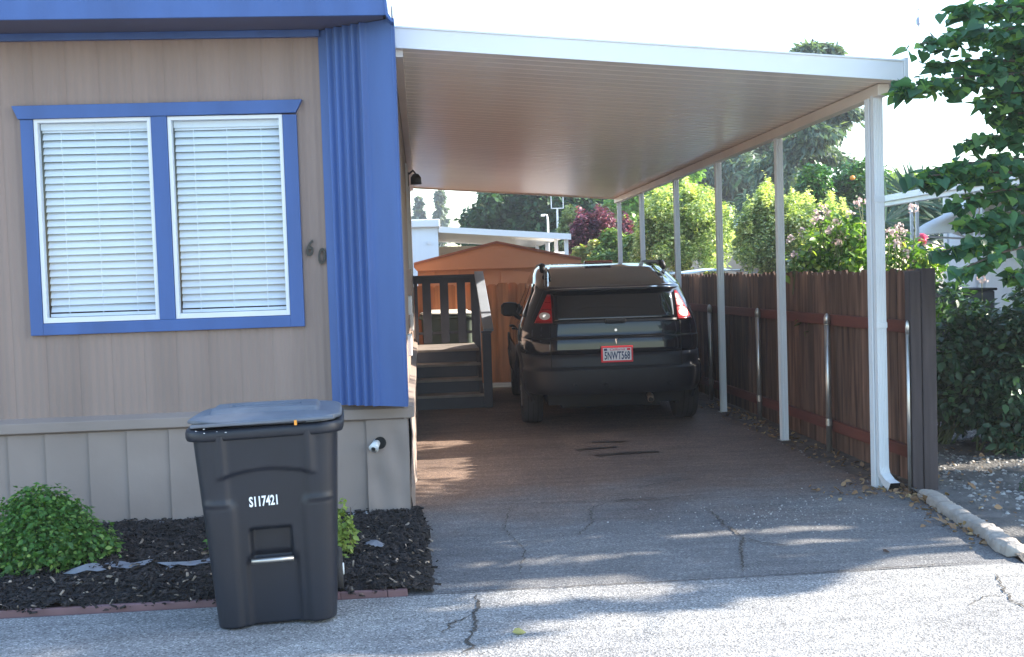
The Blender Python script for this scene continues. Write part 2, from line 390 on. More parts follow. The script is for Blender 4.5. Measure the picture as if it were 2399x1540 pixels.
def flat_scatter(name, T, pts, size, mat, tilt=.35, svar=.4, **k):
    P = np.array(pts); n = len(P); nr = unit(np.array([0, 0, 1.0]) + rnd(n)*tilt); tip = rnd(n)
    return scatter(name, T, P, frames(nr, tip), size*(1+svar*RNG.normal(size=n)).clip(.3, 2.2), mat, **k)
pts = []
for _ in range(22000):
    x = random.uniform(-3.6, .08); y = random.uniform(5.47, 7.3)
    if x > -.02-max(0, y-6.6)*.06+nz(x, y, 5, .05)+random.gauss(0, .025): continue
    pts.append((x, y, mulch_z(x, y)+random.uniform(0, .012)))
props(flat_scatter('mulch_chips', T_CHIP, pts, .026, m_chip, .5), kind='stuff', label='dark bark chips covering the bed in front of the house', cat='mulch')
pts = []
for _ in range(330):
    x = random.uniform(-3.4, .04); y = 5.45+abs(random.gauss(0, .75))
    if y < 7.2: pts.append((x, y, mulch_z(x, y)+.014))
props(flat_scatter('pale_wood_chips', T_CHIP, pts, .026, m_chipl, .5, .6), kind='stuff', label='pale dry chips and bits of leaf lying on the dark mulch', cat='wood chips')
pts = []
for _ in range(9000):
    x = random.uniform(3.25, 6.5); y = random.uniform(5.6, 10.5)
    if x < 3.2+(y-5.47)*.12+.12: continue
    pts.append((x, y, .02+zg(y)*.6+nz(x, y, 2.2, .035)))
props(flat_scatter('yard_gravel', T_PEB, pts, .021, m_peb, .3, .6), kind='stuff', label='grey gravel scattered over the yard beside the fence', cat='gravel')
pts = []
for _ in range(1100):      # grit on the drive near the first post, and along the fence foot
    if random.random() < .45: x = random.gauss(2.3, .45); y = random.gauss(6.85, .25)
    else: y = random.uniform(7.4, 13); x = 3.36-abs(random.gauss(0, .16))
    if x < 3.32: pts.append((x, y, zg(y)))
props(flat_scatter('loose_grit', T_PEB, pts, .0085, m_peb, .2, .5), kind='stuff', label='loose pale grit on the driveway and along the fence foot', cat='grit')
m_dry = leafM('dry_leaf', (.16, .09, .05), (.36, .22, .12), .15, .8, (.45, .33, .18))
pts = []
for _ in range(900):
    q = random.random()
    if q < .35: y = random.uniform(7.3, 12.5); x = 3.36-abs(random.gauss(0, .13))
    elif q < .75: y = random.uniform(5.7, 7.4); x = 3.16+(y-5.47)*.12-abs(random.gauss(.02, .10))
    elif q < .93: x = random.uniform(3.4, 5.2); y = random.uniform(6.2, 9.2)
    else: x = random.gauss(3.05, .2); y = random.gauss(7.42, .12)
    pts.append((x, y, zg(y)+.006+(0.03 if x > 3.45 else 0)+random.uniform(0, .012)))
props(flat_scatter('fallen_leaves', T_LEAF, pts, .042, m_dry, .55, .35), kind='stuff', label='dry brown leaves along the fence foot and the kerb', cat='fallen leaves')

def ribbon(name, pts, wd, mat, z=.004, jag=.03, kind='structure', seed=1):
    g = random.Random(seed); mb = MB(); P = []
    for (a, b), (c, d) in zip(pts[:-1], pts[1:]):
        n = max(2, int(math.hypot(c-a, d-b)/.02))
        P += [(a+(c-a)*i/n+g.gauss(0, jag*.25), b+(d-b)*i/n+g.gauss(0, jag*.25)) for i in range(n)]
    P.append(pts[-1]); L = []
    for i, p in enumerate(P):
        q = P[min(i+1, len(P)-1)]; o = P[max(i-1, 0)]; dx, dy = q[0]-o[0], q[1]-o[1]; l = math.hypot(dx, dy) or 1
        e = min(1, 6*min(i, len(P)-1-i)/len(P)+.15); ww = wd*g.uniform(.4, 1.5)*e
        for sgn in (-1, 1): L.append((p[0]-sgn*dy/l*ww, p[1]+sgn*dx/l*ww, zg(p[1])+z))
    mb.add(L, [(2*i, 2*i+1, 2*i+3, 2*i+2) for i in range(len(P)-1)])
    o = mb.build(name, mat, fix=False); o['kind'] = kind; return o
def G0(*px): return [tuple(at(a, b, Z=0)[:2]) for a, b in px]
ribbon('road_crack', G0((1113, 1395), (1122, 1415), (1110, 1440), (1112, 1470), (1098, 1500), (1104, 1515), (1090, 1540)), .007, m_crack)
ribbon('driveway_crack', G0((1652, 1192), (1672, 1204), (1700, 1232), (1742, 1262), (1735, 1290), (1742, 1320), (1738, 1345)), .006, m_crack, .008, seed=3)
ribbon('driveway_crack', G0((1420, 1178), (1500, 1172), (1560, 1170), (1660, 1163)), .007, m_crack, .008, seed=4)
ribbon('driveway_crack', G0((1490, 1148), (1560, 1135), (1625, 1128)), .006, m_crack, .008, seed=5)
ribbon('driveway_crack', G0((1010, 1186), (1200, 1185), (1420, 1178), (1700, 1170), (2000, 1162)), .004, m_crack, .008, .03, seed=6)
ribbon('driveway_joint', G0((990, 1392), (1200, 1383), (1500, 1368), (1900, 1345), (2300, 1318)), .006, m_crack, .006, .012, seed=7)
ribbon('road_crack', G0((2330, 1345), (2345, 1368), (2362, 1395), (2375, 1415), (2399, 1422), (2440, 1430)), .005, m_crack, seed=8)
ribbon('driveway_crack', G0((1742, 1262), (1790, 1275), (1850, 1281)), .005, m_crack, .008, seed=21)
ribbon('driveway_crack', G0((1430, 1178), (1380, 1195), (1390, 1225), (1350, 1260)), .004, m_crack, .008, seed=22)
ribbon('driveway_crack', G0((1200, 1185), (1180, 1240), (1230, 1290), (1215, 1360)), .003, m_crack, .008, seed=23)
ribbon('road_crack', G0((1110, 1440), (1060, 1462), (1030, 1490)), .004, m_crack, seed=24)
ribbon('road_crack', G0((2362, 1395), (2300, 1400), (2270, 1420)), .003, m_crack, seed=25)
ribbon('oil_stain', [(1.50, 10.0), (1.85, 9.98)], .035, m_stain, .008, .02, seed=9)
ribbon('oil_stain', [(1.42, 9.30), (1.75, 9.36), (2.0, 9.36)], .05, m_stain, .008, .02, seed=10)
ribbon('oil_stain', [(1.3, 9.62), (1.7, 9.7)], .03, m_stain, .008, .03, seed=12)

# ================================================================ MOBILE HOME
XW, YW = -.12, 7.3
home = thing('mobile_home', 'taupe mobile home with blue trim, blue corner panel and a large blinded window', 'house', (-4, YW, 0))
WX0, WX1, WZ0, WZ1 = -2.40, -.845, 1.365, 2.672      # window opening
def siding_y(x):
    u = (x+50) % .2034
    y = YW
    if u < .012: y += .004*(1-abs(u/.006-1))
    u2 = (x+50) % .0508
    return y + .0022*math.cos(2*math.pi*u2/.0508)
def profile_wall(mb, x0, x1, z0, z1):
    xs = sorted(set([x0, x1]+[x for x in np.arange(math.floor(x0/.00635)*.00635, x1, .00635) if x0 < x < x1]))
    k = len(mb.v)
    for x in xs: mb.v.append((x, siding_y(x), z0)); mb.v.append((x, siding_y(x), z1))
    for i in range(len(xs)-1): mb.f.append((k+2*i, k+2*i+2, k+2*i+3, k+2*i+1))
fw = MB()
for a in ((-9, WX0, .70, 3.20), (WX1, XW, .70, 3.20), (WX0, WX1, .70, WZ0), (WX0, WX1, WZ1, 3.20)): profile_wall(fw, *a)
fw.build('front_wall', m_wall, home, fix=False)
sw = MB()
ys = np.arange(7.3, 19.5, .05)
sw.grid(lambda y, z: (XW-(.008 if int(round(y/.05)) % 4 == 0 else 0), y, z), ys, [.70, 3.36]); sw.box(-9, -8.9, 7.35, 19.4, .02, 3.25); sw.box(-9, XW, 19.3, 19.4, .02, 3.25)
sw.build('side_wall', m_wall, home)
rf = MB(); rf.box(-9.1, XW-.03, 6.9, 19.6, 3.34, 3.42); rf.build('roof', m_white, home)
fa = MB(); fa.prism([(6.88, 3.185), (6.90, 3.185), (6.90, 3.50), (6.86, 3.50)], 'x', -9.1, -.155)
fa.prism([(-.155, 3.186), (-.12, 3.14), (-.105, 3.14), (-.14, 3.20), (-.165, 3.50), (-.185, 3.50)], 'y', 6.87, 19.6)
fa.build('fascia', m_blue, home, bevel=.003)
so_ = MB(); so_.box(-9.1, -.17, 6.905, 7.31, 3.19, 3.2); so_.build('soffit', m_soff, home)
tb = MB(); tb.box(-9, -.59, 7.255, 7.29, 3.145, 3.19); tb.build('top_trim', m_blue, home, bevel=.003)
# angled blue corner panel
cp = MB()
A, B = Vector((-.60, 7.285)), Vector((-.112, 6.96)); d = (B-A); L = d.length; d.normalize(); nrm = Vector((d.y, -d.x))
def cpan(s, z):
    off = 0
    q = s/L
    if .10 < q < .66:
        u = ((q-.10)/.56*5) % 1; off = .036*(.5-.5*math.cos(2*math.pi*u))**1.3
    p = A + d*s + nrm*off
    return (p.x, p.y, z)
def cpz(s): return .772
cp.grid(cpan, np.linspace(0, L, 160), [.775, 3.185])
cp.build('corner_panel', m_blue, home, smooth=True, fix=False)
ce = MB(); ce.box(-.125, -.105, 6.965, 7.32, .775, 3.185); ce.build('corner_panel_edge', m_blue, home)
# skirting
sk = MB(); zt = .665
edges = [-9+i*.27 for i in range(24)]+[-2.66, -2.43, -2.16, -1.92, -1.655, -1.39, -1.13, -.88, -.63, -.385]
for a, b in zip(edges[:-1], edges[1:]):
    g = random.Random(int(a*100)); zb = .02+g.uniform(-.01, .02)
    sk.add([(a, YW-.014, zb), (a+.004, YW-.026, zb), ((a+b)/2, YW-.020+g.uniform(-.002, .002), zb), (b, YW-.012, zb),
            (a, YW-.014, zt), (a+.004, YW-.026, zt), ((a+b)/2, YW-.020+g.uniform(-.004, .004), zt), (b, YW-.012, zt)],
           [(0, 1, 5, 4), (1, 2, 6, 5), (2, 3, 7, 6)])
sk.build('skirting', m_skirt, home, fix=False)
sk2 = MB(); sk2.grid(lambda x, z: (x, YW-.034+.006*math.sin(x*40+z*7)*(z < .6)+nz(x, z, 6, .014), z), np.linspace(-.388, -.118, 14), np.linspace(.005, .665, 16))
sk2.box(-.122, -.112, 7.275, 7.33, .005, .66)
sk2.build('skirting_corner_plate', m_skirt, home, smooth=True, fix=False)
sk3 = MB(); sk3.grid(lambda y, z: (-.10+.012*abs(math.sin(y*9))+nz(y, z*2, 4, .02), y, z), np.linspace(7.33, 19.4, 240), np.linspace(.0, .70, 6)); sk3.build('side_skirting', m_skirt, home, smooth=True)
bd = MB(); bd.prism([(7.30, .762), (7.245, .735), (7.245, .672), (7.268, .660), (7.32, .660), (7.32, .762)], 'x', -9, -.105)
bd.prism([(-.14, .762), (-.07, .74), (-.07, .675), (-.14, .66)], 'y', 7.25, 19.4)
bd.build('skirting_ledge', m_skirt, home, bevel=.004)
for x0, x1, zz in ((-1.75, -1.25, .065), (-.55, -.36, .06), (-.36, -.10, .03)):
    ft = MB(); n = 26; vs = []
    for i in range(n):
        x = x0+(x1-x0)*i/(n-1); h = zz*(1-.5*abs(noise.noise(Vector((x*22, 1, 0)))))*(1 if 0 < i < n-1 else .3); yy = 7.20+nz(x, 0, 14, .05)
        vs += [(x, yy, .01), (x, yy+.01, h), (x, 7.31, h+.004)]
    ft.add(vs, [(3*i+j, 3*i+3+j, 3*i+4+j, 3*i+1+j) for i in range(n-1) for j in (0, 1)]); ft.build('footing', m_foot, home, fix=False)
# pipe through the skirting
pv = MB(); c = Vector((-.322, 7.25, .492))
pv.tube([c+Vector((0, .02, .02)), c+Vector((-.01, -.015, .008)), c+Vector((-.02, -.04, -.010))], [.026, .026, .034], 14); pv.build('pipe_outlet', m_vinyl, home, smooth=True)
ph = MB(); n = 16; ph.tube([(-.300, 7.263, .512), (-.300, 7.2535, .512)], .040, n); ph.build('pipe_hole', m_seam, home)
po = MB(); po.tube([c+Vector((-.0205, -.041, -.0102)), c+Vector((-.0212, -.0435, -.0112))], .014, 12); po.build('pipe_bore', m_seam, home)
# window
def wtrim(): pass
win = MB()
win.box(-2.478, WX0-.0, YW-.030, YW+.004, 1.29, 2.655); win.box(WX1, -.756, YW-.030, YW+.004, 1.29, 2.655)
win.box(WX0, WX1, YW-.030, YW+.004, 1.29, WZ0); win.box(-1.672, -1.573, YW-.031, YW+.02, WZ0, WZ1-.005)
win.prism([(-2.487, 2.656), (-.759, 2.664), (-.715, 2.748), (-2.523, 2.740)], 'y', YW-.042, YW+.004)
wo = win.build('window', m_blue, home, bevel=.003)
for x0, x1 in ((WX0+.002, -1.674), (-1.571, WX1-.002)):
    z0, z1 = WZ0+.002, WZ1-.014
    fr = MB(); t_ = .024
    for a in ((x0, x0+t_, z0, z1), (x1-t_, x1, z0, z1)): fr.box(a[0], a[1], YW-.022, YW+.03, a[2], a[3])
    for a in ((z0, z0+t_*1.4), (z1-t_, z1)): fr.box(x0+t_, x1-t_, YW-.022, YW+.03, a[0], a[1])
    fr.build('window_frame', m_vinyl, wo, bevel=.002)
    gl = MB(); gl.add([(x0+t_, YW+.004, z0), (x1-t_, YW+.004, z0), (x1-t_, YW+.004, z1), (x0+t_, YW+.004, z1)], [(0, 1, 2, 3)]); gl.build('pane', m_glass, wo, fix=False)
    bl = MB(); nsl = 26; pitch = (z1-z0-.10)/nsl
    for i in range(nsl):
        zc = z0+.065+pitch*(i+.5); tl = R(57+random.uniform(-1.5, 1.5)); hw = .0265; sag = random.uniform(-.0015, .0015)
        dy, dz = math.cos(tl)*hw, math.sin(tl)*hw
        xa, xb = x0+t_+.006, x1-t_-.006
        vs = []
        for k, q in enumerate(np.linspace(-1, 1, 5)):
            bow = .004*(1-q*q)
            vs += [(xa, YW+.060+q*dy-bow*math.sin(tl), zc+q*dz+bow*math.cos(tl)+sag), (xb, YW+.060+q*dy-bow*math.sin(tl), zc+q*dz+bow*math.cos(tl)-sag)]
        bl.add(vs, [(2*k, 2*k+1, 2*k+3, 2*k+2) for k in range(4)])
    bl.box(x0+t_+.004, x1-t_-.004, YW+.03, YW+.085, z1-.065, z1-.025)
    bl.box(x0+t_+.006, x1-t_-.006, YW+.035, YW+.08, z0+.036, z0+.056)
    bl.build('blind', m_blind, wo, fix=False)
    cd = MB()
    for q in (.21, .5, .8):
        x = x0+(x1-x0)*q; cd.box(x-.0015, x+.0015, YW+.026, YW+.029, z0+.04, z1-.03)
    cd.build('blind_cord', m_blind, wo)
bk = MB(); bk.box(WX0-1.6, WX1+.6, YW+.5, YW+.52, WZ0-.7, WZ1+.6); bk.build('room_back', m_dark, home)
# house number
text_mesh('house_number', '6', .145, m_black, home, (-.712, YW-.012, 1.790), FACE_CAM, .72, .006, .25, .003)
text_mesh('house_number', '0', .145, m_black, home, (-.634, YW-.012, 1.735), FACE_CAM, .72, .006, .12, .003)
# things along the side wall
lm = thing('wall_lamp', 'small dark outdoor lamp under the carport roof on the side wall', 'lamp', (-.1, 12.9, 2.7))
a = MB(); a.box(-.13, -.09, 12.84, 12.96, 2.66, 2.82); a.build('back_plate', m_black, lm, bevel=.005)
a = MB(); a.tube([(-.09, 12.9, 2.80), (-.04, 12.9, 2.84), (-.01, 12.9, 2.80)], .012, 8); a.build('arm', m_black, lm, smooth=True)
a = MB(); a.tube([(-.01, 12.9, 2.80), (-.01, 12.9, 2.76), (-.01, 12.9, 2.68)], [.03, .06, .065], 14); a.build('lamp_shade', M('bronze', (.05, .04, .035), .4, .2), lm, smooth=True)
for y, z0_, z1_ in ((12.2, 1.7, 2.85), (15.2, .8, 2.9)): a = MB(); a.box(-.12, -.095, y, y+.04, z0_, z1_); a.build('batten', m_white, home)
for y, z in ((9.1, .95), (10.4, 1.25), (11.5, 1.05)):
    a = MB(); a.box(-.14, -.085, y, y+.12, z, z+.18); a.build('meter_box', m_vinyl, home, bevel=.01)

# ================================================================ CARPORT
cpt = thing('carport', 'white metal carport with a ribbed roof standing over the driveway', 'carport', (1.6, 7.3, 0))
def rz(x): return 3.06-(x+.1)*(.262/3.27)          # roof underside height
YB0, YB1 = 7.22, 17.7
pan = MB(); per = .152
prof = []
y = YB0
while y < YB1:
    for dy, dz in ((0, 0), (.125, 0), (.132, .0035), (.142, .0035), (.150, 0)): prof.append((y+dy, dz))
    y += per
k = len(pan.v); xs = [-.10, .7, 1.5, 2.3, 3.24]
pan.grid(lambda i, x: (x, prof[int(i)][0], rz(x)+prof[int(i)][1]), range(len(prof)), xs)
pan.grid(lambda i, x: (x, prof[int(i)][0], rz(x)+.03), [0, len(prof)-1], xs)
pan.build('roof_panel', m_pan, cpt, fix=False)
fc = MB()
def xq(x0, x1, y0, y1, zb, zt_):
    fc.add([(x0, y0, rz(x0)+zb), (x1, y0, rz(x1)+zb), (x1, y1, rz(x1)+zb), (x0, y1, rz(x0)+zb),
            (x0, y0, rz(x0)+zt_), (x1, y0, rz(x1)+zt_), (x1, y1, rz(x1)+zt_), (x0, y1, rz(x0)+zt_)],
           [(0, 3, 2, 1), (4, 5, 6, 7), (0, 1, 5, 4), (1, 2, 6, 5), (2, 3, 7, 6), (3, 0, 4, 7)])
xq(-.108, 3.245, 7.195, 7.212, -.008, .128); xq(-.10, 3.245, 7.185, 7.20, .118, .130); xq(-.10, 3.245, 7.187, 7.20, -.010, .0)
fc.build('fascia', m_white, cpt, bevel=.002); fc = MB(); xq(-.10, 3.245, YB1, YB1+.02, -.02, .12); fc.build('rear_fascia', m_beam, cpt, bevel=.002)
gt = MB(); gt.box(3.247, 3.275, 7.18, YB1+.03, 2.775, 2.935); gt.build('gutter', m_white, cpt, bevel=.003)
bm_ = MB(); bm_.box(3.135, 3.215, 7.35, YB1-.05, 2.715, 2.792); bm_.build('beam', m_beam, cpt, bevel=.003)
wp = MB(); wp.box(-.118, -.06, 7.23, YB1, 3.00, 3.062); wp.build('wall_hanger', m_beam, cpt)
PX = 3.150
posts = []
for Yp in (7.52, 9.65, 11.65, 13.6, 15.75, 17.55):
    PX = 3.150 if Yp < 8 else 3.195; p = MB(); hw = .031; z0 = zg(Yp)-.0; z1 = 2.716
    # fluted square section
    pr_ = [(-1, -1), (-.62, -1), (-.52, -.72), (-.22, -.72), (-.12, -1), (.12, -1), (.22, -.72), (.52, -.72), (.62, -1), (1, -1)]
    poly = [(PX+a*hw, Yp+b*hw) for a, b in pr_] + [(PX-b*hw, Yp+a*hw) for a, b in pr_][1:] + [(PX-a*hw, Yp-b*hw) for a, b in pr_][1:] + [(PX+b*hw, Yp-a*hw) for a, b in pr_][1:-1]
    p.prism(poly, 'z', z0, z1); posts.append(p.build('post', m_white, cpt))
    bp_ = MB(); bp_.box(PX-.05, PX+.05, Yp-.048, Yp+.048, z0, z0+.008); bp_.build('post_foot', m_galv, posts[-1])
PX = 3.150; ds = MB(); dx0, dx1, dy0, dy1 = PX+.028, PX+.108, 7.405, 7.475
def dsec(cx, cy, z, sx=1):
    out = []
    for i in range(14):
        x = cx-.036+.072*i/13; out.append((x, cy-.022+(.003 if i % 2 else 0), z))
    out += [(cx+.036, cy+.022, z), (cx-.036, cy+.022, z)]
    return out
def dstrip(mb, rows):
    k = len(mb.v); n = len(rows[0])
    for r_ in rows: mb.v += [tuple(p) for p in r_]
    for j in range(len(rows)-1):
        for i in range(n): mb.f.append((k+j*n+i, k+j*n+(i+1) % n, k+(j+1)*n+(i+1) % n, k+(j+1)*n+i))
dcx, dcy = PX+.020, 7.462
rows = [dsec(dcx, dcy, 2.73), dsec(dcx, dcy, .16)]
for t, (ox, oy, oz) in enumerate(((.004, -.01, .11), (.02, -.05, .06), (.035, -.10, .035))):
    r_ = dsec(dcx+ox, dcy, 0); rows.append([(x, y-(.0)+oy+(0), oz+(.03 if i < 14 else -.03)*[.3, .7, 1][t]) if True else 0 for i, (x, y, z) in enumerate(r_)])
dstrip(ds, rows); dsp = ds.build('downspout', m_white, cpt)
e = MB(); q = rows[-1]; e.add([(x, y-.0015, z) for x, y, z in q], [tuple(range(len(q)))]); e.build('spout_mouth', m_seam, dsp, fix=False)
for z in (1.13, 2.0):
    a = MB(); a.box(dcx-.039, dcx+.039, dcy-.026, dcy+.02, z, z+.04); a.build('spout_strap', m_white, dsp, bevel=.002)

# ================================================================ SIDE FENCE
XF = 3.42
fn = thing('side_fence', 'dark cedar picket fence with red rails along the right of the driveway', 'fence', (XF, 7.3, 0))
pk = MB(); y = 7.36; g = random.Random(5)
while y < 16.3:
    wd = .132+g.uniform(-.006, .006); h = 1.525+g.uniform(-.012, .014)+zg(y)*.2; x = XF+g.uniform(-.003, .003); z0 = zg(y)+.02
    pk.prism([(y+.002, z0), (y+wd-.002, z0), (y+wd-.002, h-.035), (y+wd-.03, h), (y+.03, h), (y+.002, h-.035)], 'x', x, x+.017); y += wd
pk.build('pickets', m_cedar, fn, fix=False)
for z in (1.085, .20):
    a = MB(); a.box(XF-.042, XF-.004, 7.36, 16.3, z, z+.088); a.build('rail', m_rail, fn, bevel=.004)
a = MB(); a.box(3.30, 3.375, 7.27, 7.36, -.02, 1.52); a.box(3.378, 3.475, 7.262, 7.36, -.02, 1.535); a.build('end_post', m_post, fn, bevel=.005)
for Yp, xx in ((7.29, 3.285), (8.95, 3.345), (10.85, 3.345), (12.7, 3.345)):
    z0 = zg(Yp); zt_ = 1.155
    a = MB(); a.tube([(xx, Yp, z0), (xx, Yp, zt_)], .0235 if Yp > 8 else .012, 14); mp_ = a.build('metal_post', m_galv, fn, smooth=True)
    rr = .027 if Yp > 8 else .015
    a = MB(); a.tube([(xx, Yp, zt_-.06), (xx, Yp, zt_-.01), (xx, Yp, zt_+.015), (xx, Yp, zt_+.03)], [rr, rr, rr*.75, rr*.2], 14); a.build('cap', m_galv, mp_, smooth=True)
    if Yp > 8:
        for z in (1.09, .25):
            a = MB(); a.box(xx+.0, XF-.043, Yp+.02, Yp+.026, z, z+.06); a.box(XF-.047, XF-.0435, Yp+.02, Yp+.10, z, z+.06); a.tube([(xx, Yp, z), (xx, Yp, z+.06)], .027, 12, False); a.build('bracket', m_galv, mp_)

# ================================================================ BACK FENCE
YK = 15.95
bf = thing('back_fence', 'orange stained board fence closing the rear of the carport', 'fence', (1.6, YK, 0))
pk = MB(); x = -.10; i = 0; g = random.Random(9)
while x < 3.38:
    wd = .150; h = 1.50+g.uniform(-.012, .012); yy = YK if i % 2 else YK-.024; z0 = .075
    x0_, x1_ = x-.012*(i % 2 == 0)+g.uniform(0, .004), x+wd+.012*(i % 2 == 0)-(g.choice([.004, .012]) if i % 2 else 0)
    pk.prism([(x0_, z0), (x1_, z0), (x1_, h-.03), (x1_-.03, h), (x0_+.03, h), (x0_, h-.03)], 'y', yy, yy+.018); x += wd; i += 1
pk.build('boards', m_orange, bf, fix=False)
for z in (.35, 1.15):
    a = MB(); a.box(-.1, 3.38, YK+.02, YK+.06, z, z+.09); a.build('rail', m_orange, bf)
sl = MB(); sl.box(-.1, 3.4, 15.3, 15.9, .0, .066); struct(sl.build('concrete_path', M('pale_concrete', (.42, .40, .37), .85, .15, 4, .3, 40)))

# ================================================================ SHED
YS = 18.6
sh = thing('garden_shed', 'orange metal garden shed with a low gable roof behind the board fence', 'shed', (1.3, YS, 0))
eL, eR, pkx = -.10, 2.70, 1.29; ez, pz = 1.83, 2.12
a = MB(); a.prism([(eL+.06, 0), (eR-.06, 0), (eR-.06, ez), (pkx, pz), (eL+.06, ez)], 'y', YS, YS+2.2); a.build('wall', m_shed, sh)
a = MB()
for x0_, z0_, x1_, z1_ in ((eL, ez+.04, pkx, pz+.07), (pkx, pz+.07, eR, ez+.04)):
    a.prism([(x0_, z0_-.03), (x1_, z1_-.03), (x1_, z1_+.01), (x0_, z0_+.01)], 'y', YS-.10, YS+2.3)
a.build('roof', m_shedroof, sh)
a = MB(); a.prism([(eL, ez+.01), (pkx, pz+.04), (eR, ez+.01), (eR, ez-.03), (eR-.05, ez-.09), (eL+.05, ez-.09), (eL, ez-.03)], 'y', YS-.075, YS-.03); a.build('gable_panel', m_shed, sh, bevel=.004)
for x in (.22, .62, 1.02, 2.3): a = MB(); a.box(x, x+.03, YS-.018, YS, .05, ez-.09); a.build('wall_rib', m_shed, sh, bevel=.003)
for x0_, x1_ in ((1.35, 1.86), (1.88, 2.30)):
    a = MB(); zt_ = 1.70
    arc = [(x0_+(x1_-x0_)*i/10, zt_-.13+.13*math.sin(math.pi*(i/10*.5+(0.0 if x0_ > 1.5 else 0)))) for i in range(11)] if False else [(x0_+(x1_-x0_)*i/10, 1.60+.10*math.cos(((x0_+(x1_-x0_)*i/10)-1.35)/.95*math.pi*.5)) for i in range(11)]
    a.prism([(x0_, .08), (x1_, .08)]+arc[::-1], 'y', YS-.022, YS-.004); dd = a.build('door', m_shed, sh, bevel=.004)
a = MB(); a.tube([(1.90, YS-.03, 1.0), (1.90, YS-.05, 1.02), (1.90, YS-.05, 1.12), (1.90, YS-.03, 1.14)], .008, 6); a.build('handle', m_black, dd)
a = MB(); a.box(.85, .90, YS-.06, YS-.02, 1.4, 1.62); a.build('vent', m_white, sh)

# ================================================================ PORCH STEPS
ps = thing('porch_steps', 'blue grey wooden porch steps with a slatted railing against the house side', 'steps', (.35, 13, .05))
Y0, T_, RZ, ZB = 13.0, .28, .163, .055
XL, XR = -.095, .70
for i in range(4):
    z1_ = ZB+RZ*(i+1); ya = Y0+T_*i
    a = MB(); a.box(XL, XR, ya, ya+.02, ZB+RZ*i-(.0 if i else .03), z1_-.03); a.build('riser', m_steps, ps)
    a = MB(); yb = ya+T_+.02 if i < 3 else 15.1
    if i < 3: a.box(XL, XR, ya-.018, yb, z1_-.03, z1_); a.build('tread', m_tread, ps, bevel=.004)
    else:
        yy = ya-.018
        while yy < 15.05: a.box(XL, XR, yy, yy+.135, z1_-.03, z1_); yy += .14
        a.build('landing', m_tread, ps, bevel=.004)
ZL = ZB+RZ*4
a = MB(); a.prism([(13.02, ZB), (15.1, ZB), (15.1, ZL-.03), (13.86, ZL-.03), (13.02, ZB+.14)], 'x', XR-.04, XR); a.box(XL, XR, 15.06, 15.1, ZB, ZL-.03); a.build('stringer', m_steps, ps)
a = MB(); a.box(.70, .80, 12.96, 13.06, ZB, .93); a.build('newel_post', m_steps, ps, bevel=.004)
a = MB(); a.box(.69, .81, 12.95, 13.07, .932, .955); a.build('post_cap', m_steps, ps, bevel=.004)
for x0_, w_ in ((-.09, .045), (.80-.10, .09)):
    a = MB(); a.box(x0_, x0_+w_, 15.05, 15.12, ZB if x0_ > 0 else ZL, 1.60); a.build('rail_post', m_steps, ps, bevel=.003)
a = MB(); a.box(-.10, .84, 15.02, 15.15, 1.60, 1.64); a.box(-.10, .82, 15.075, 15.10, 1.53, 1.60); tr_ = a.build('top_rail', m_steps, ps, bevel=.004)
a = MB(); a.box(-.05, .70, 15.08, 15.11, .84, .875); a.build('bottom_rail', m_steps, ps, bevel=.003)
for k_, x in enumerate((.05, .285, .52)):
    pass
for px_ in (1000, 1041, 1081, 1111):
    x = at(px_, 710, Y=15.07).x; hw = .057 if px_ < 1100 else .045
    a = MB(); a.box(x-hw, x+hw, 15.055, 15.075, ZL+.01, 1.60); a.build('baluster', m_steps, ps, bevel=.002)
a = MB(); a.beam((.775, 13.0, .965), (.79, 15.06, 1.66), .12, .035); a.build('handrail', M('sunlit_rail_paint', (.30, .33, .38), .5, .1), ps, bevel=.004)  # handrail painted paler: the sunlight on its top put into the colour

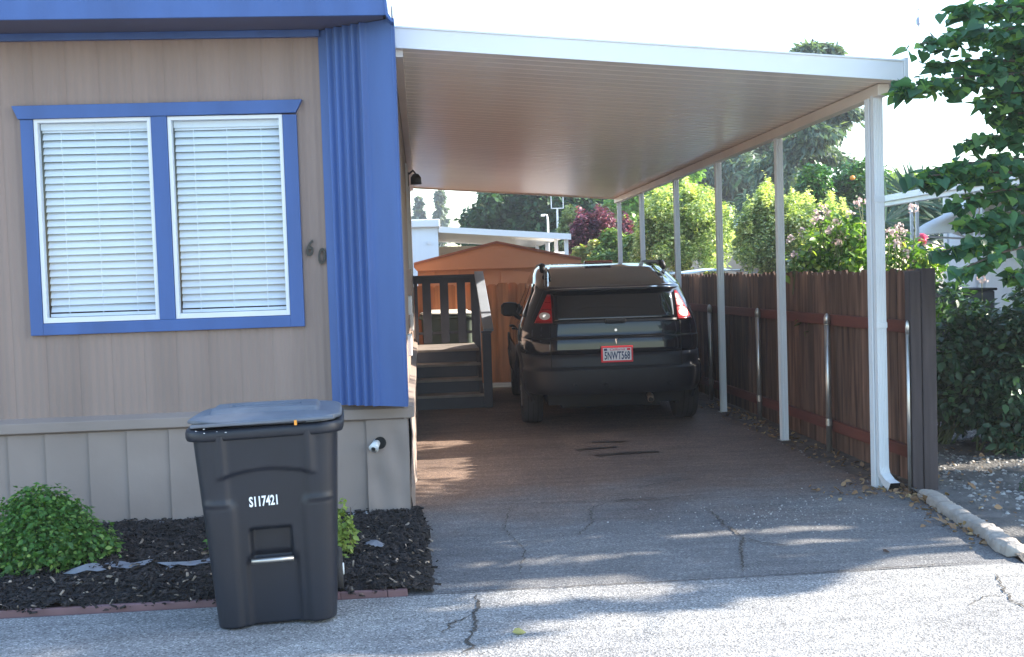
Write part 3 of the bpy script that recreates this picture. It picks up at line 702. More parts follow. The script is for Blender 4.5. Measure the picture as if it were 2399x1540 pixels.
# ================================================================ TRASH CARTS
def rrect(w_, d_, r_, z, n=7, cx=0, cy=0, bow=0):
    """rounded rectangle ring, front (-y) bowed by bow"""
    out = []
    for (sx, sy, a0) in ((1, -1, -90), (1, 1, 0), (-1, 1, 90), (-1, -1, 180)):
        for i in range(n):
            a_ = R(a0+90*i/(n-1)); x = sx*(w_/2-r_)+r_*math.cos(a_); y = sy*(d_/2-r_)+r_*math.sin(a_)
            out.append([cx+x, cy+y, z])
    return out
def refine(ring, m=4):
    """subdivide the long straight runs"""
    out = []
    for i, p in enumerate(ring):
        q = ring[(i+1) % len(ring)]; L_ = math.dist(p, q); k_ = max(1, int(L_/.02))
        for j in range(k_): out.append([p[a_]+(q[a_]-p[a_])*j/k_ for a_ in range(3)])
    return out
def cart(name, label, loc, rzz, Wt, Wb, Hh, D_, body_m, lid_m, s=1.0, group=None, front=True):
    o = thing(name, label, 'trash cart', loc, group, rzz, True)
    # body: rings share one topology built from fixed fractions
    def ring(z):
        t = z/Hh; w_ = Wb+(Wt-Wb)*t; d_ = D_*.74+(D_*.96-D_*.74)*t
        return rrect(w_, d_, .085, z, 7)
    K = 160
    def P(u, z):
        rg = ring(z); # arc-length-like parametrisation by fraction of corner list with straight runs
        segs = []; L_ = 0; pts_ = rg+[rg[0]]
        for p, q in zip(pts_[:-1], pts_[1:]): l = math.dist(p, q); segs.append((L_, l, p, q)); L_ += l
        s_ = (u % 1)*L_
        for a0, l, p, q in segs:
            if s_ <= a0+l+1e-9: f = (s_-a0)/l if l else 0; x, y = p[0]+(q[0]-p[0])*f, p[1]+(q[1]-p[1])*f; break
        t = z/Hh; yf = -(D_*.74+(D_*.96-D_*.74)*t)/2
        off = 0
        fr_ = max(0, min(1, (yf+.10-y)/.10+ .0)) if y < yf+.10 else 0
        fx = abs(x)/(w_half(z))
        if front and y < 0:
            # upper bulge, stepped in below; lower centre channel
            k_ = 1 if y < yf+.03 else max(0, 1-(y-yf-.03)/.15)
            off += .020*sm(z, .785*Hh-.03*(x/.2)**2, .80*Hh-.03*(x/.2)**2)*(1-sm(abs(x), .19, .23))*k_           # upper central swell
            off += .014*(1-sm(z, .585*Hh, .60*Hh+.0))*(-1)*0
            off += .020*(1-sm(z, .60*Hh, .66*Hh))*sm(abs(x), .135, .17)*k_ + .018*sm(z, .615*Hh-.25*(abs(x)-.24)**2, .63*Hh)*sm(abs(x), .16, .19)*k_           # lower side bulges
            if abs(x) < .14: off -= .022*(1-sm(z, .32*Hh, .38*Hh))*(1-sm(abs(x), .10+.0, .125))*k_
            if abs(x) < .10 and .325*Hh < z < .505*Hh: off -= .055*(sm(z, .325*Hh, .345*Hh)*(1-sm(z, .485*Hh, .50*Hh)))*(1-sm(abs(x), .085, .095))
        return (x, y-off, z)
    def w_half(z): return (Wb+(Wt-Wb)*z/Hh)/2
    def sm(v, a_, b_): t = max(0, min(1, (v-a_)/(b_-a_))); return t*t*(3-2*t)
    us = np.linspace(0, 1, 220, endpoint=False) if front else np.linspace(0, 1, 60, endpoint=False)
    zs = np.linspace(0.012, Hh-.03, 90 if front else 8)
    b = MB(); b.grid(P, us, zs, closed=True); nu = len(us); b.f.append(tuple(reversed(range(nu)))) 
    bo = b.build('body', body_m, o, smooth=True, fix=False)
    rim = MB(); rows = []
    for dw, z in ((.0, Hh-.045), (.05, Hh-.05), (.062, Hh-.035), (.062, Hh-.015), (.05, Hh), (.0, Hh), (-.03, Hh-.01), (-.04, Hh-.05)):
        rows.append(rrect(Wt+dw, D_*.96+dw, .09+dw/2, z, 7))
    dstrip(rim, rows); rim.build('rim', body_m, o, smooth=True)
    # domed lid hinged at the back, slightly raised at the front left
    ld = MB(); nx, ny = 34, 24; Wl, Dl = Wt+.05, D_*.96+.075
    def lid(u, v):
        x = u*Wl/2; y = -Dl/2+v*Dl
        ex = 1-abs(u)**6; ey = 1-abs(2*v-1)**6
        rr_ = (abs(u)**5+abs(2*v-1)**5)**(1/5)
        if rr_ > 1: x /= rr_; y /= rr_
        dome = (1-abs(u)**5)*(1-abs(2*v-1)**4)
        h = Hh+.012+.038*dome**.5 + (1-v)*.012*(1-u)*.8
        if .18 < v < .62 and abs(u) < .72: h += .020*(1-sm(abs(u), .66, .72))*sm(v, .18, .205)*(1-sm(v, .60, .63))
        c1 = .28+.05*math.cos(u*2.4); c2 = .44-.05*math.cos(u*2.4)
        if abs(u) < .45 and c1 < v < c2: h -= .020
        return (x, y, h)
    ld.grid(lid, np.linspace(-1, 1, 110), np.linspace(0, 1, 110)); lo = ld.build('lid', lid_m, o, smooth=True)
    sol = lo.modifiers.new('thick', 'SOLIDIFY'); sol.thickness = .028; sol.offset = -1
    # front lip bar and hinge tube
    h_ = MB(); h_.tube([(-Wt*.36, D_*.50, Hh+.005), (Wt*.36, D_*.50, Hh+.005)], .016, 10); h_.build('hinge_bar', body_m, o, smooth=True)
    if front:
        a = MB(); a.box(-Wl*.45, Wl*.45, -Dl/2-.006, -Dl/2+.012, Hh+.016, Hh+.030); a.build('lid_lip', lid_m, lo, bevel=.004)
        yb_ = -(D_*.74+(D_*.96-D_*.74)*.345)/2
        a = MB(); a.tube([(-.094, yb_-.006, .338*Hh), (.094, yb_-.006, .338*Hh)], .0115, 12); a.build('handle_bar', m_galv, o, smooth=True)
        text_mesh('serial_number', 'S117421', .062, m_label, o, (-.02, -(D_*.74+(D_*.96-D_*.74)*.62)/2-.003, .632*Hh), Matrix.Rotation(R(90-7), 3, 'X') @ Matrix.Rotation(R(1.5), 3, 'Z'), .62, .003, 0, .0015)
        a = MB(); a.box(Wl*.20, Wl*.20+.012, -Dl/2-.0085, -Dl/2-.005, Hh+.000, Hh+.022); a.build('orange_sticker', simple('sticker_orange', (.8, .32, .04), .5), lo)
        g_ = random.Random(3); a = MB()
        for _ in range(5): x = g_.uniform(-Wl*.42, -Wl*.2); z = Hh+g_.uniform(-.03, .010); a = MB(); a.box(x, x+g_.uniform(.003, .010), -Dl/2-.0075, -Dl/2-.004, z, z+.002); a.build('scratch', m_label, lo)
    for sx in (-1, 1):
        wh = MB(); xx = sx*(Wb/2+.01); r_ = .115
        prof_ = [(-.022, .02), (-.022, .09), (-.02, r_-.01), (-.008, r_), (.008, r_), (.02, r_-.01), (.022, .09), (.022, .02)]
        wh.grid(lambda a_, i_: (xx+prof_[int(i_)][0], D_*.38+prof_[int(i_)][1]*math.cos(a_), r_+prof_[int(i_)][1]*math.sin(a_)), np.linspace(0, 2*math.pi, 28, endpoint=False), range(8), closed=True)
        we = wh.build('wheel', m_rub, o, smooth=True)
        a = MB(); a.tube([(xx-.028, D_*.38, r_), (xx+.028, D_*.38, r_)], .03, 12); a.build('hub', m_vinyl, we, smooth=True)
    return o
cart('trash_cart', 'black wheeled trash cart with a serial number standing at the road edge', (-.722, 5.33, 0), R(3.5), .645, .535, .93, .64, m_bin, m_lid)
bpy.data.objects['trash_cart'].rotation_euler.y = R(-1.3)
c2 = cart('trash_cart', 'green trash cart with a pale lid behind the porch railing', (.37, 15.52, .055), R(-3), .74, .62, 1.03, .62, m_binb, m_binl, front=False)
text_mesh('lettering', 'Waste', .055, m_label, c2, (.03, -.268, .80), Matrix.Rotation(R(84), 3, 'X'), .9, .002)
a = MB(); a.add([(.0, -.262, .72), (.02, -.262, .70), (.04, -.262, .72), (.04, -.262, .71), (.02, -.262, .69), (.0, -.262, .71)], [(0, 1, 4, 5), (1, 2, 3, 4)]); a.build('arrow_mark', m_label, c2, fix=False)

# ================================================================ CAR
car = thing('parked_car', 'black crossover car with red tail lights parked under the carport', 'car', (1.905, 11.45, .055), None, R(-2.6), True)
Z_ = [.25, .36, .42, .55, .60, .615, .75, .90, .92, 1.00, 1.06, 1.12, 1.25, 1.38, 1.40, 1.46, 1.53, 1.59, 1.63, 1.652]
W_ = [.80, .885, .915, .925, .925, .915, .92, .925, .922, .91, .89, .868, .812, .755, .757, .745, .72, .685, .64, .54]
YR = [-.78, -.86, -.885, -.90, -.90, -.872, -.86, -.85, -.837, -.832, -.825, -.80, -.76, -.715, -.66, -.42, -.10, .22, .60, 1.0]
YF = [3.55, 3.66, 3.70, 3.72, 3.72, 3.715, 3.69, 3.60, 3.56, 3.30, 3.02, 2.6, 2.2, 1.95, 1.92, 1.8, 1.65, 1.5, 1.38, 1.28]
def prm(z): return (np.interp(z, Z_, W_), np.interp(z, Z_, YR), np.interp(z, Z_, YF), np.interp(z, [.4, 1.1, 1.4, 1.65], [7.0, 6.2, 5.2, 4.3]))
def cring(z, K=120):
    w_, r_, f_, n_ = prm(z); yc = (r_+f_)/2; ly = (f_-r_)/2; out = []
    for i in range(K):
        a_ = 2*math.pi*i/K; c_, s_ = math.cos(a_), math.sin(a_); rr_ = (abs(c_)**n_+abs(s_)**n_)**(-1/n_)
        out.append((w_*rr_*c_, yc+ly*rr_*s_, z))
    return out
def rear(x, z, off=0):
    w_, r_, f_, n_ = prm(z); q = min(.999, abs(x)/w_); return (r_+f_)/2-(f_-r_)/2*(1-q**n_)**(1/n_)-off
def sidex(y, z, off=0):
    w_, r_, f_, n_ = prm(z); q = min(.999, abs(y-(r_+f_)/2)/((f_-r_)/2)); return w_*(1-q**n_)**(1/n_)+off
def loft(name, zs, mat, smooth=True):
    mb = MB(); dstrip(mb, [cring(z) for z in zs]); K = 120
    mb.f.append(tuple(range(K))); mb.f.append(tuple(range((len(zs)-1)*K, len(zs)*K)))
    return mb.build(name, mat, car, smooth=smooth)
low = loft('lower_cladding', [.362, .37, .385, .40, .42, .48, .55, .59, .60, .615, .65, .70, .75], m_clad)
up = loft('body', [.752, .80, .85, .90, .905, .92, .96, 1.0, 1.03, 1.06, 1.09, 1.12, 1.18, 1.25, 1.32, 1.37, 1.38, 1.40, 1.43, 1.46, 1.50, 1.53, 1.56, 1.59, 1.61, 1.63, 1.643, 1.652], m_paint)
for o in (low, up):       # wheel wells cut out of the solid
    for yw in (0, 2.75):
        for sx in (-1, 1):
            cu = MB(); cu.tube([(sx*.62, yw, .355), (sx*1.05, yw, .355)], .415, 40); co = cu.build('cut', None, car)
            bm_o = o.modifiers.new('b', 'BOOLEAN'); bm_o.object = co; bm_o.solver = 'EXACT'; bm_o.operation = 'DIFFERENCE'
            bpy.context.view_layer.update()
            me = bpy.data.meshes.new_from_object(o.evaluated_get(bpy.context.evaluated_depsgraph_get()))
            o.modifiers.clear(); o.data = me; bpy.data.objects.remove(co)
def rpatch(name, xl, xr, z0, z1, mat, off=.003, parent=None, nx=24, nzz=10, smooth=True, thick=.02):
    mb = MB()
    def fn(u, v):
        z = z0+(z1-z0)*v; a_, b_ = (xl(z) if callable(xl) else xl), (xr(z) if callable(xr) else xr); x = a_+(b_-a_)*u
        return (x, rear(x, z, off), z)
    mb.grid(fn, np.linspace(0, 1, nx), np.linspace(0, 1, nzz))
    o = mb.build(name, mat, parent or car, smooth=smooth, fix=False); s_ = o.modifiers.new('t', 'SOLIDIFY'); s_.thickness = thick; s_.offset = -1
    return o
def spatch(name, y0, y1, z0, z1, mat, sx, off=.004, parent=None, n=16, thick=.015):
    mb = MB()
    def fn(u, v):
        z = z0+(z1-z0)*v; a_, b_ = (y0(z) if callable(y0) else y0), (y1(z) if callable(y1) else y1); y = a_+(b_-a_)*u
        return (sx*sidex(y, z, off), y, z)
    mb.grid(fn, np.linspace(0, 1, n), np.linspace(0, 1, 8)); o = mb.build(name, mat, parent or car, smooth=True, fix=True)
    s_ = o.modifiers.new('t', 'SOLIDIFY'); s_.thickness = thick; s_.offset = 0; return o
rpatch('rear_window', -.60, .60, 1.075, 1.345, m_cglass, .004)
rpatch('upper_glass', lambda z: -.625+(z-1.42)*.32, lambda z: .625-(z-1.42)*.32, 1.405, 1.632, m_uglass, .004, nzz=24)
rpatch('gate_handle_band', -.60, .60, 1.05, 1.073, m_clad, .008)
a = MB(); a.box(-.10, .10, -.875, -.80, 1.045, 1.082); a.build('gate_handle', m_clad, car, bevel=.012)
# spoiler lip
sp = MB(); sp.grid(lambda u, v: (u, rear(u, 1.385)-.085*(1-abs(u/.70)**6)+(.13*v)+.0*u, 1.378+.018*v), np.linspace(-.70, .70, 50), np.linspace(0, 1, 6))
so2 = sp.build('spoiler', m_paint, car, smooth=True); s_ = so2.modifiers.new('t', 'SOLIDIFY'); s_.thickness = .018
# seams
for x in (-.635, .635): rpatch('gate_seam', x-.004, x+.004, .625, 1.05, m_seam, .0025, nx=2, nzz=20)
rpatch('gate_seam', -.635, .635, .618, .627, m_seam, .0025, nzz=2)
rpatch('crease_line', -.86, .86, .902, .912, m_seam, .002, nx=50, nzz=2)
for s in (-1, 1): rpatch('roof_seam', (lambda z, s=s: s*(.655-(z-1.42)*.32)-.004), (lambda z, s=s: s*(.655-(z-1.42)*.32)+.004), 1.41, 1.63, m_seam, .003, nx=2, nzz=24)
# plate
pl = MB(); yp = rear(0, .745)-.028
pl.box(-.155, .155, yp, yp+.012, .665, .822); po_ = pl.build('licence_plate_frame', m_pred, car, bevel=.006)
a = MB(); a.box(-.137, .137, yp-.003, yp, .683, .805); a.build('licence_plate', m_plate, po_)
text_mesh('plate_number', '5NWT568', .105, m_navy, po_, (0, yp-.0045, .727), FACE_CAM, .53, .001, 0, .0022, 1.02)
text_mesh('plate_state', 'California', .038, simple('script_red', (.55, .06, .12), .5), po_, (0, yp-.0045, .789), FACE_CAM, 1.0, .0008, .35)
for x, c_ in ((-.112, m_navy), (.112, m_pred)):
    a = MB(); a.box(x-.016, x+.016, yp-.0045, yp-.003, .778, .800); a.build('sticker', c_, po_)
# emblem arrowhead and key lock
yb2 = rear(0, .87)
a = MB(); a.add([(-.013, yb2-.004, .893), (.013, yb2-.004, .893), (0, yb2-.012, .880), (0, yb2-.005, .835)], [(0, 2, 3), (2, 1, 3), (0, 1, 2)]); a.build('emblem', m_chrome, car, fix=False)
a = MB(); a.tube([(0, rear(0, .975)-.001, .975), (0, rear(0, .975)-.006, .975)], .013, 16); a.build('key_lock', m_chrome, car)
# lights
for s in (-1, 1):
    def xo(z, s=s): return s*(.775-(z-1.07)*.50)
    def xi(z, s=s): return s*.612
    rpatch('tail_light_housing', (lambda z: xi(z)-s*.008) if s > 0 else (lambda z: xo(z)), (lambda z: xo(z)) if s > 0 else (lambda z: xi(z)+.008), 1.050, 1.345, m_seam, .003)
    lo_ = rpatch('tail_light', xi if s > 0 else xo, (lambda z: xo(z)-s*.004) if s > 0 else xi, 1.062, 1.335, m_red, .012)
    for z0_, z1_ in ((1.18, 1.196), (1.255, 1.262), (1.062, 1.078)):
        rpatch('lens_band', (lambda z: xi(z)+s*.006) if s > 0 else (lambda z: xo(z)+.012), (lambda z: xo(z)-.012) if s > 0 else (lambda z: xi(z)-.006), z0_, z1_, m_redd, .0145, lo_, nzz=2)
    cx_ = s*.680; rv = MB(); n = 26
    rv.add([(cx_, rear(cx_, 1.128)-.020, 1.128)]+[(cx_+.052*math.cos(2*math.pi*i/n), rear(cx_+.052*math.cos(2*math.pi*i/n), 1.128+.036*math.sin(2*math.pi*i/n))-.0155, 1.128+.036*math.sin(2*math.pi*i/n)) for i in range(n)], [(0, 1+i, 1+(i+1) % n) for i in range(n)])
    rl = rv.build('reverse_lamp', m_clear, lo_, smooth=True)
    rv = MB(); rv.add([(cx_+.02*math.cos(2*math.pi*i/n), rear(cx_, 1.128)-.0225, 1.128+.016*math.sin(2*math.pi*i/n)) for i in range(n)], [tuple(range(n))]); rv.build('bulb', m_chrome, rl, fix=False)
a = MB(); a.box(-.15, .15, .45, .56, 1.635, 1.668); a.build('high_brake_light', simple('deep_red_lens', (.10, .008, .01), .2), car, bevel=.01)
# roof rails, mirrors, side glass, handles
for s in (-1, 1):
    a = MB(); a.tube([(s*.635, .06, 1.575), (s*.63, .14, 1.62), (s*.61, .34, 1.635), (s*.59, 1.0, 1.650), (s*.59, 1.7, 1.64), (s*.60, 1.95, 1.58)], [.03, .034, .020, .018, .018, .03], 10); a.build('roof_rail', m_clad, car, smooth=True)
    mi = MB(); rows = []
    for t, sc_ in ((0, .55), (.12, .9), (.5, 1), (.85, .9), (1, .55)):
        xx = s*(.83+.205*t); rows.append([(xx, 1.78+.08*sc_*math.cos(2*math.pi*i/16), 1.14+.088*sc_*math.copysign(abs(math.sin(2*math.pi*i/16))**.7, math.sin(2*math.pi*i/16))) for i in range(16)])
    dstrip(mi, rows); mi.f.append(tuple(range(16))); mi.f.append(tuple(range(64, 80))); mo = mi.build('mirror', m_clad, car, smooth=True)
    a = MB(); a.tube([(s*.80, 1.78, 1.09), (s*.88, 1.78, 1.12)], .03, 8); a.build('mirror_arm', m_clad, mo)
    a = MB(); a.box(s*.93-.075, s*.93+.075, 1.695, 1.703, 1.075, 1.205); a.build('mirror_glass', m_clad, mo, bevel=.01)
    for y0_, y1_ in ((-.28, .28), (.36, 1.02), (1.10, 1.92)):
        spatch('side_window', (lambda z, q=y0_: q+(z-1.1)*(.55 if q < 0 else 0)), (lambda z, q=y1_: q-(z-1.1)*(.9 if q > 1.5 else 0)), 1.11, 1.44, m_cglass, s)
    for yy in (.32, 1.06, 2.0): spatch('door_seam', yy-.004, yy+.004, .45, 1.05, m_seam, s, .002, n=2, thick=.002)
    for yy in (.50, 1.24):
        a = MB(); xx = s*sidex(yy, .96); a.tube([(xx, yy, .96), (xx+s*.03, yy+.03, .96), (xx+s*.03, yy+.15, .96), (xx, yy+.18, .96)], .012, 8); a.build('door_handle', m_clad, car, smooth=True)
    for yw in (0, 2.75):     # arch flare
        a = MB(); n = 26; vs = []
        for i in range(n+1):
            t = R(-12+204*i/n)
            for rr_, ox in ((.40, -.03), (.405, .022), (.46, .018), (.475, -.01)):
                y, z = yw+rr_*math.cos(t), .355+rr_*math.sin(t); vs.append((s*(sidex(y, max(.3, z))+ox), y, z))
        a.add(vs, [(4*i+j, 4*i+j+1, 4*i+5+j, 4*i+4+j) for i in range(n) for j in range(3)]); a.build('wheel_arch', m_clad, car, smooth=True)
        # wheel
        pf = [(-.10, .20), (-.108, .30), (-.10, .335), (-.085, .347), (-.03, .352), (.03, .352), (.085, .347), (.10, .335), (.108, .30), (.10, .20)]
        xc = s*.795; wh = MB()
        wh.grid(lambda a_, i_: (xc+pf[int(i_)][0], yw+pf[int(i_)][1]*math.cos(a_), .352+pf[int(i_)][1]*math.sin(a_)), np.linspace(0, 2*math.pi, 56, endpoint=False), range(10), closed=True)
        wo_ = wh.build('wheel', m_rub, car, smooth=True)
        a = MB()
        for k_ in (-.05, 0, .05):
            a.grid(lambda a_, i_: (xc+k_+(-.004, .004)[int(i_)], yw+.3525*math.cos(a_), .352+.3525*math.sin(a_)), np.linspace(0, 2*math.pi, 48, endpoint=False), range(2), closed=True)
        a.build('tread_groove', m_seam, wo_)
        a = MB(); a.tube([(xc-.06, yw, .352), (xc+s*.07, yw, .352), (xc+s*.095, yw, .352)], [.205, .205, .19], 32)
        for q in range(5):
            t = 2*math.pi*q/5; a.beam((xc+s*.098, yw+.03*math.cos(t), .352+.03*math.sin(t)), (xc+s*.098, yw+.18*math.cos(t), .352+.18*math.sin(t)), .05, .015, (1, 0, 0))
        a.build('rim', M('alloy', (.35, .35, .36), .35, .1, metal=.7), wo_, smooth=False)
a = MB(); a.box(-.66, .66, -.62, 3.4, .24, .37); a.tube([(-.7, 0, .32), (.7, 0, .32)], .05, 10); a.box(-.5, .5, -.3, .3, .17, .3); a.build('underbody', m_seam, car)
a = MB(); a.tube([(.36, -.2, .30), (.34, -.70, .31), (.33, -.80, .285)], [.03, .03, .033], 14); ep = a.build('exhaust_pipe', M('rusty_pipe', (.20, .14, .10), .5, .3, 20, metal=.5), car, smooth=True)
a = MB(); a.tube([(.33, -.801, .2848), (.33, -.803, .2846)], .024, 14); a.build('pipe_mouth', m_seam, ep)
for x in (-.42, -.12, .50):
    rpatch('bumper_reflector', x-.02, x+.02, .44, .47, m_clad, .006, nx=3, nzz=3)

# ================================================================ EDGING + KERB
a = MB()
pts_ = [(-9, 5.49), (-3, 5.49), (-2.1, 5.50), (-1, 5.485), (-.45, 5.50), (-.22, 5.49), (-.12, 5.50)]
for p, q in zip(pts_[:-1], pts_[1:]): a.beam((p[0], p[1], .008), (q[0], q[1], .008), .03, .045)
props(a.build('bed_edging', m_edge, origin=(-1, 5.49, 0), bevel=.005), 'faded red board edging along the front of the mulch bed', 'edging')
kb = thing('kerb_edging', 'scalloped pale concrete edging from the fence end post to the road', 'edging', (3.2, 6.4, 0))
P0, P1 = Vector((3.315, 7.12, .0)), Vector((3.09, 5.55, .0)); nseg = 2
for sgm in range(nseg):
    a = MB(); t0, t1 = sgm/nseg+.004, (sgm+1)/nseg-.004; rows = []; n = 44
    for i in range(n+1):
        t = t0+(t1-t0)*i/n; c = P0.lerp(P1, t); rr_ = .056*(1+.08*abs(math.sin(i*math.pi/7+sgm)))*(1+nz(t*5, sgm, 1, .12)); c = c+Vector((nz(t*5, 0, 1, .03), 0, 0))
        dr = (P1-P0).normalized(); sd_ = Vector((dr.y, -dr.x, 0))
        cs = lambda v: math.copysign(abs(v)**.55, v)
        rows.append([c+sd_*(rr_*cs(math.cos(R(k_)))+nz(k_*.05, t*50, 1, .006))+Vector((0, 0, .006+.060*cs(max(0, math.sin(R(k_))))*(1+.12*nz(t*8, 3, 1, 1)-.10*(abs(math.sin(i*math.pi/7+sgm))<.25))+nz(k_*.03, t*45, 1, .012))) for k_ in range(0, 181, 9)])
    k0 = len(a.v)
    for r_ in rows: a.v += [tuple(p) for p in r_]
    m_ = len(rows[0])
    for j in range(n):
        for i in range(m_-1): a.f.append((j*m_+i, j*m_+i+1, (j+1)*m_+i+1, (j+1)*m_+i))
    a.f.append(tuple(range(m_))); a.f.append(tuple(range(n*m_, (n+1)*m_))); a.build('edging_stone', m_log, kb, smooth=True)
m_fab = M('landscape_fabric', (.20, .205, .23), .7, .25, 9, .4, 30)
g = random.Random(4)
for cx_, cy_, rx_, ry_ in ((-1.83, 6.03, .13, .06), (-1.62, 6.10, .14, .08), (-1.30, 6.05, .19, .09), (-1.15, 6.20, .09, .07), (-.30, 6.25, .07, .06)):
    n = 26; ring_ = []
    for i in range(n):
        t = 2*math.pi*i/n; q = 1+g.uniform(-.3, .3); x, y = cx_+.8*rx_*q*math.cos(t), cy_+.75*ry_*q*math.sin(t); ring_.append((x, y, mulch_z(x, y)+.015))
    a = MB(); a.add([(cx_, cy_, mulch_z(cx_, cy_)+.03)]+ring_, [(0, 1+i, 1+(i+1) % n) for i in range(n)])
    props(a.build('landscape_fabric', m_fab, fix=False), kind='structure')
# single leaves lying on the asphalt
for px_, py_, s_, lb, mt in ((1200, 1488, .07, 'single green leaf lying on the sunlit road', leafM('fallen_green', (.20, .24, .08), (.30, .30, .12))), (2068, 1297, .05, 'small dark curled leaf on the sunlit driveway mouth', leafM('fallen_dark', (.05, .03, .03), (.08, .05, .04)))):
    p = at(px_, py_, Z=0); o = scatter('fallen_leaf', T_LEAF, np.array([[p.x, p.y, .012]]), frames(np.array([[.3, -.5, 1.]]), np.array([[1., .2, .1]])), s_, mt, None, (p.x, p.y, 0)); props(o, lb, 'leaf')

# ================================================================ SHRUBS BY THE HOUSE
m_box = leafM('boxwood_leaf', (.04, .12, .02), (.09, .22, .035), .3, .45, (.24, .36, .08))
c = (-2.13, 6.28, .13)
s1 = thing('round_shrub', 'bushy bright green rounded shrub in the mulch bed under the window', 'shrub', (c[0], c[1], .03))
bl_ = [(c[0]+dx, c[1]+dy, c[2]+dz*1.5+.01, r_, r_, r_*.9) for dx, dy, dz, r_ in ((0, 0, .06, .22), (-.22, 0, 0, .17), (.20, -.02, .0, .19), (.05, -.10, .04, .2), (-.1, -.12, .02, .18), (0, .12, .05, .2), (.02, 0, .14, .16), (-.3, .0, -.04, .13), (.30, .02, -.05, .12), (-.14, .04, .12, .13), (.15, -.02, .10, .13), (-.05, -.02, .18, .10))]
foliage('foliage', bl_, 15000, .026, m_box, s1, T_LEAF, .9, .7, .8, 0, .7, zmin=.03)
a = MB(); limbs(a, (c[0], c[1], .0), (c[0], c[1], .3), 6, .2, .015, 2); a.build('stem', m_twig, s1)
s2 = thing('small_shrub', 'small light green shrub half hidden behind the trash cart', 'shrub', (-.43, 6.15, .03))
foliage('foliage', [(-.50, 6.15, .14, .08, .08, .10), (-.48, 6.12, .25, .05, .05, .07), (-.46, 6.15, .18, .05, .05, .06), (-.52, 6.1, .09, .08, .08, .07), (-.435, 6.16, .25, .025, .025, .025), (-.48, 6.15, .33, .025, .025, .045)], 560, .03, leafM('yellowgreen_leaf', (.16, .24, .04), (.30, .38, .09), .3), s2, T_LEAF, .9, .6, .8)
a = MB(); limbs(a, (-.44, 6.15, .0), (-.43, 6.15, .32), 4, .1, .008, 3); a.build('stem', m_twig, s2)
s3 = thing('seedling', 'little green seedling sprouting from the mulch left of the trash cart', 'plant', (-1.20, 6.3, .03))
foliage('foliage', [(-1.20, 6.3, .10, .05, .05, .05)], 60, .035, m_box, s3, T_LEAF)

# ================================================================ TREES AND PLANTS BEYOND
def up_px(px, py, Y): return at(px, py, Y=Y)
def tree(name, label, cat, blobs, N, size, mat, base, top, r0, T=T_DIAMOND, group=None, nl=8, spread=1.5, barkm=None, seed=1, **k):
    o = thing(name, label, cat, base, group)
    foliage('crown' if cat == 'tree' else 'foliage', blobs, N, size, mat, o, T, **k)
    a = MB(); limbs(a, base, top, nl, spread, r0, seed); a.build('trunk' if cat == 'tree' else 'stem', barkm or m_bark, o)
    return o
def px_clumps(spec, Y, dY, n, cr, seed):
    """clumps filling a rough outline; spec: list of (px,py,rpx,rpy) discs at depth Y"""
    out = []; g = random.Random(seed)
    for px_, py_, rx_, ry_ in spec:
        for _ in range(max(2, int(n*rx_*ry_/2500))):
            t = g.uniform(0, 2*math.pi); q = g.random()**.5
            yy = Y+g.uniform(-dY, dY); p = at(px_+rx_*q*math.cos(t), py_+ry_*q*math.sin(t), Y=yy); s_ = cr*g.uniform(.7, 1.3)
            out.append((p.x, p.y, p.z, s_, s_, s_*.9))
    return out
m_dk = leafM('dark_oak_leaf', (.018, .055, .022), (.035, .095, .030), .2, .6, (.06, .14, .045))
m_dk2 = leafM('mid_green_leaf', (.05, .13, .03), (.10, .21, .05), .35, .5, (.20, .30, .09))
m_pale = leafM('pale_hedge_leaf', (.09, .16, .05), (.38, .46, .21), .4, .45, (.85, .85, .58))
m_tip = leafM('pale_shoot', (.50, .54, .26), (.85, .85, .58), .45, .4)
m_deod = leafM('deodar_needle', (.05, .10, .085), (.12, .19, .15), .3, .6, (.24, .31, .20))
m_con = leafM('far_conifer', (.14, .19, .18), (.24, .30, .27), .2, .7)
m_plum = leafM('plum_leaf', (.07, .025, .04), (.19, .075, .105), .35, .4, (.50, .20, .24), (1.3, .8, .7))
m_cit = leafM('citrus_leaf', (.02, .085, .018), (.045, .15, .03), .25, .35, (.15, .30, .07))
m_rose = leafM('rose_leaf', (.035, .10, .03), (.16, .30, .06), .4, .35, (.45, .55, .16))
m_red = m_red
# large dark broadleaf trees behind
for i, (lb, spec, Y, seed, base_) in enumerate((
    ('large dark green broadleaf tree rising behind the shed and white home', [(1260, 525, 120, 50), (1200, 495, 70, 35), (1140, 530, 50, 28), (1250, 470, 85, 40), (1330, 500, 70, 60)], 46, 1, 1240),
    ('dark broadleaf tree behind the purple shrub and basketball backboard', [(1400, 490, 90, 70), (1480, 480, 80, 70), (1440, 440, 100, 50)], 50, 2, 1430),
)):
    b_ = at(base_, 640, Y=Y); b_.z = 0
    tree('broadleaf_tree', lb, 'tree', px_clumps(spec, Y, 3.0, 13, .62, seed), 60000, .21, m_dk, tuple(b_), (b_.x, b_.y, 3.4), .35, nl=8, spread=2.2, seed=seed, shell=.6)
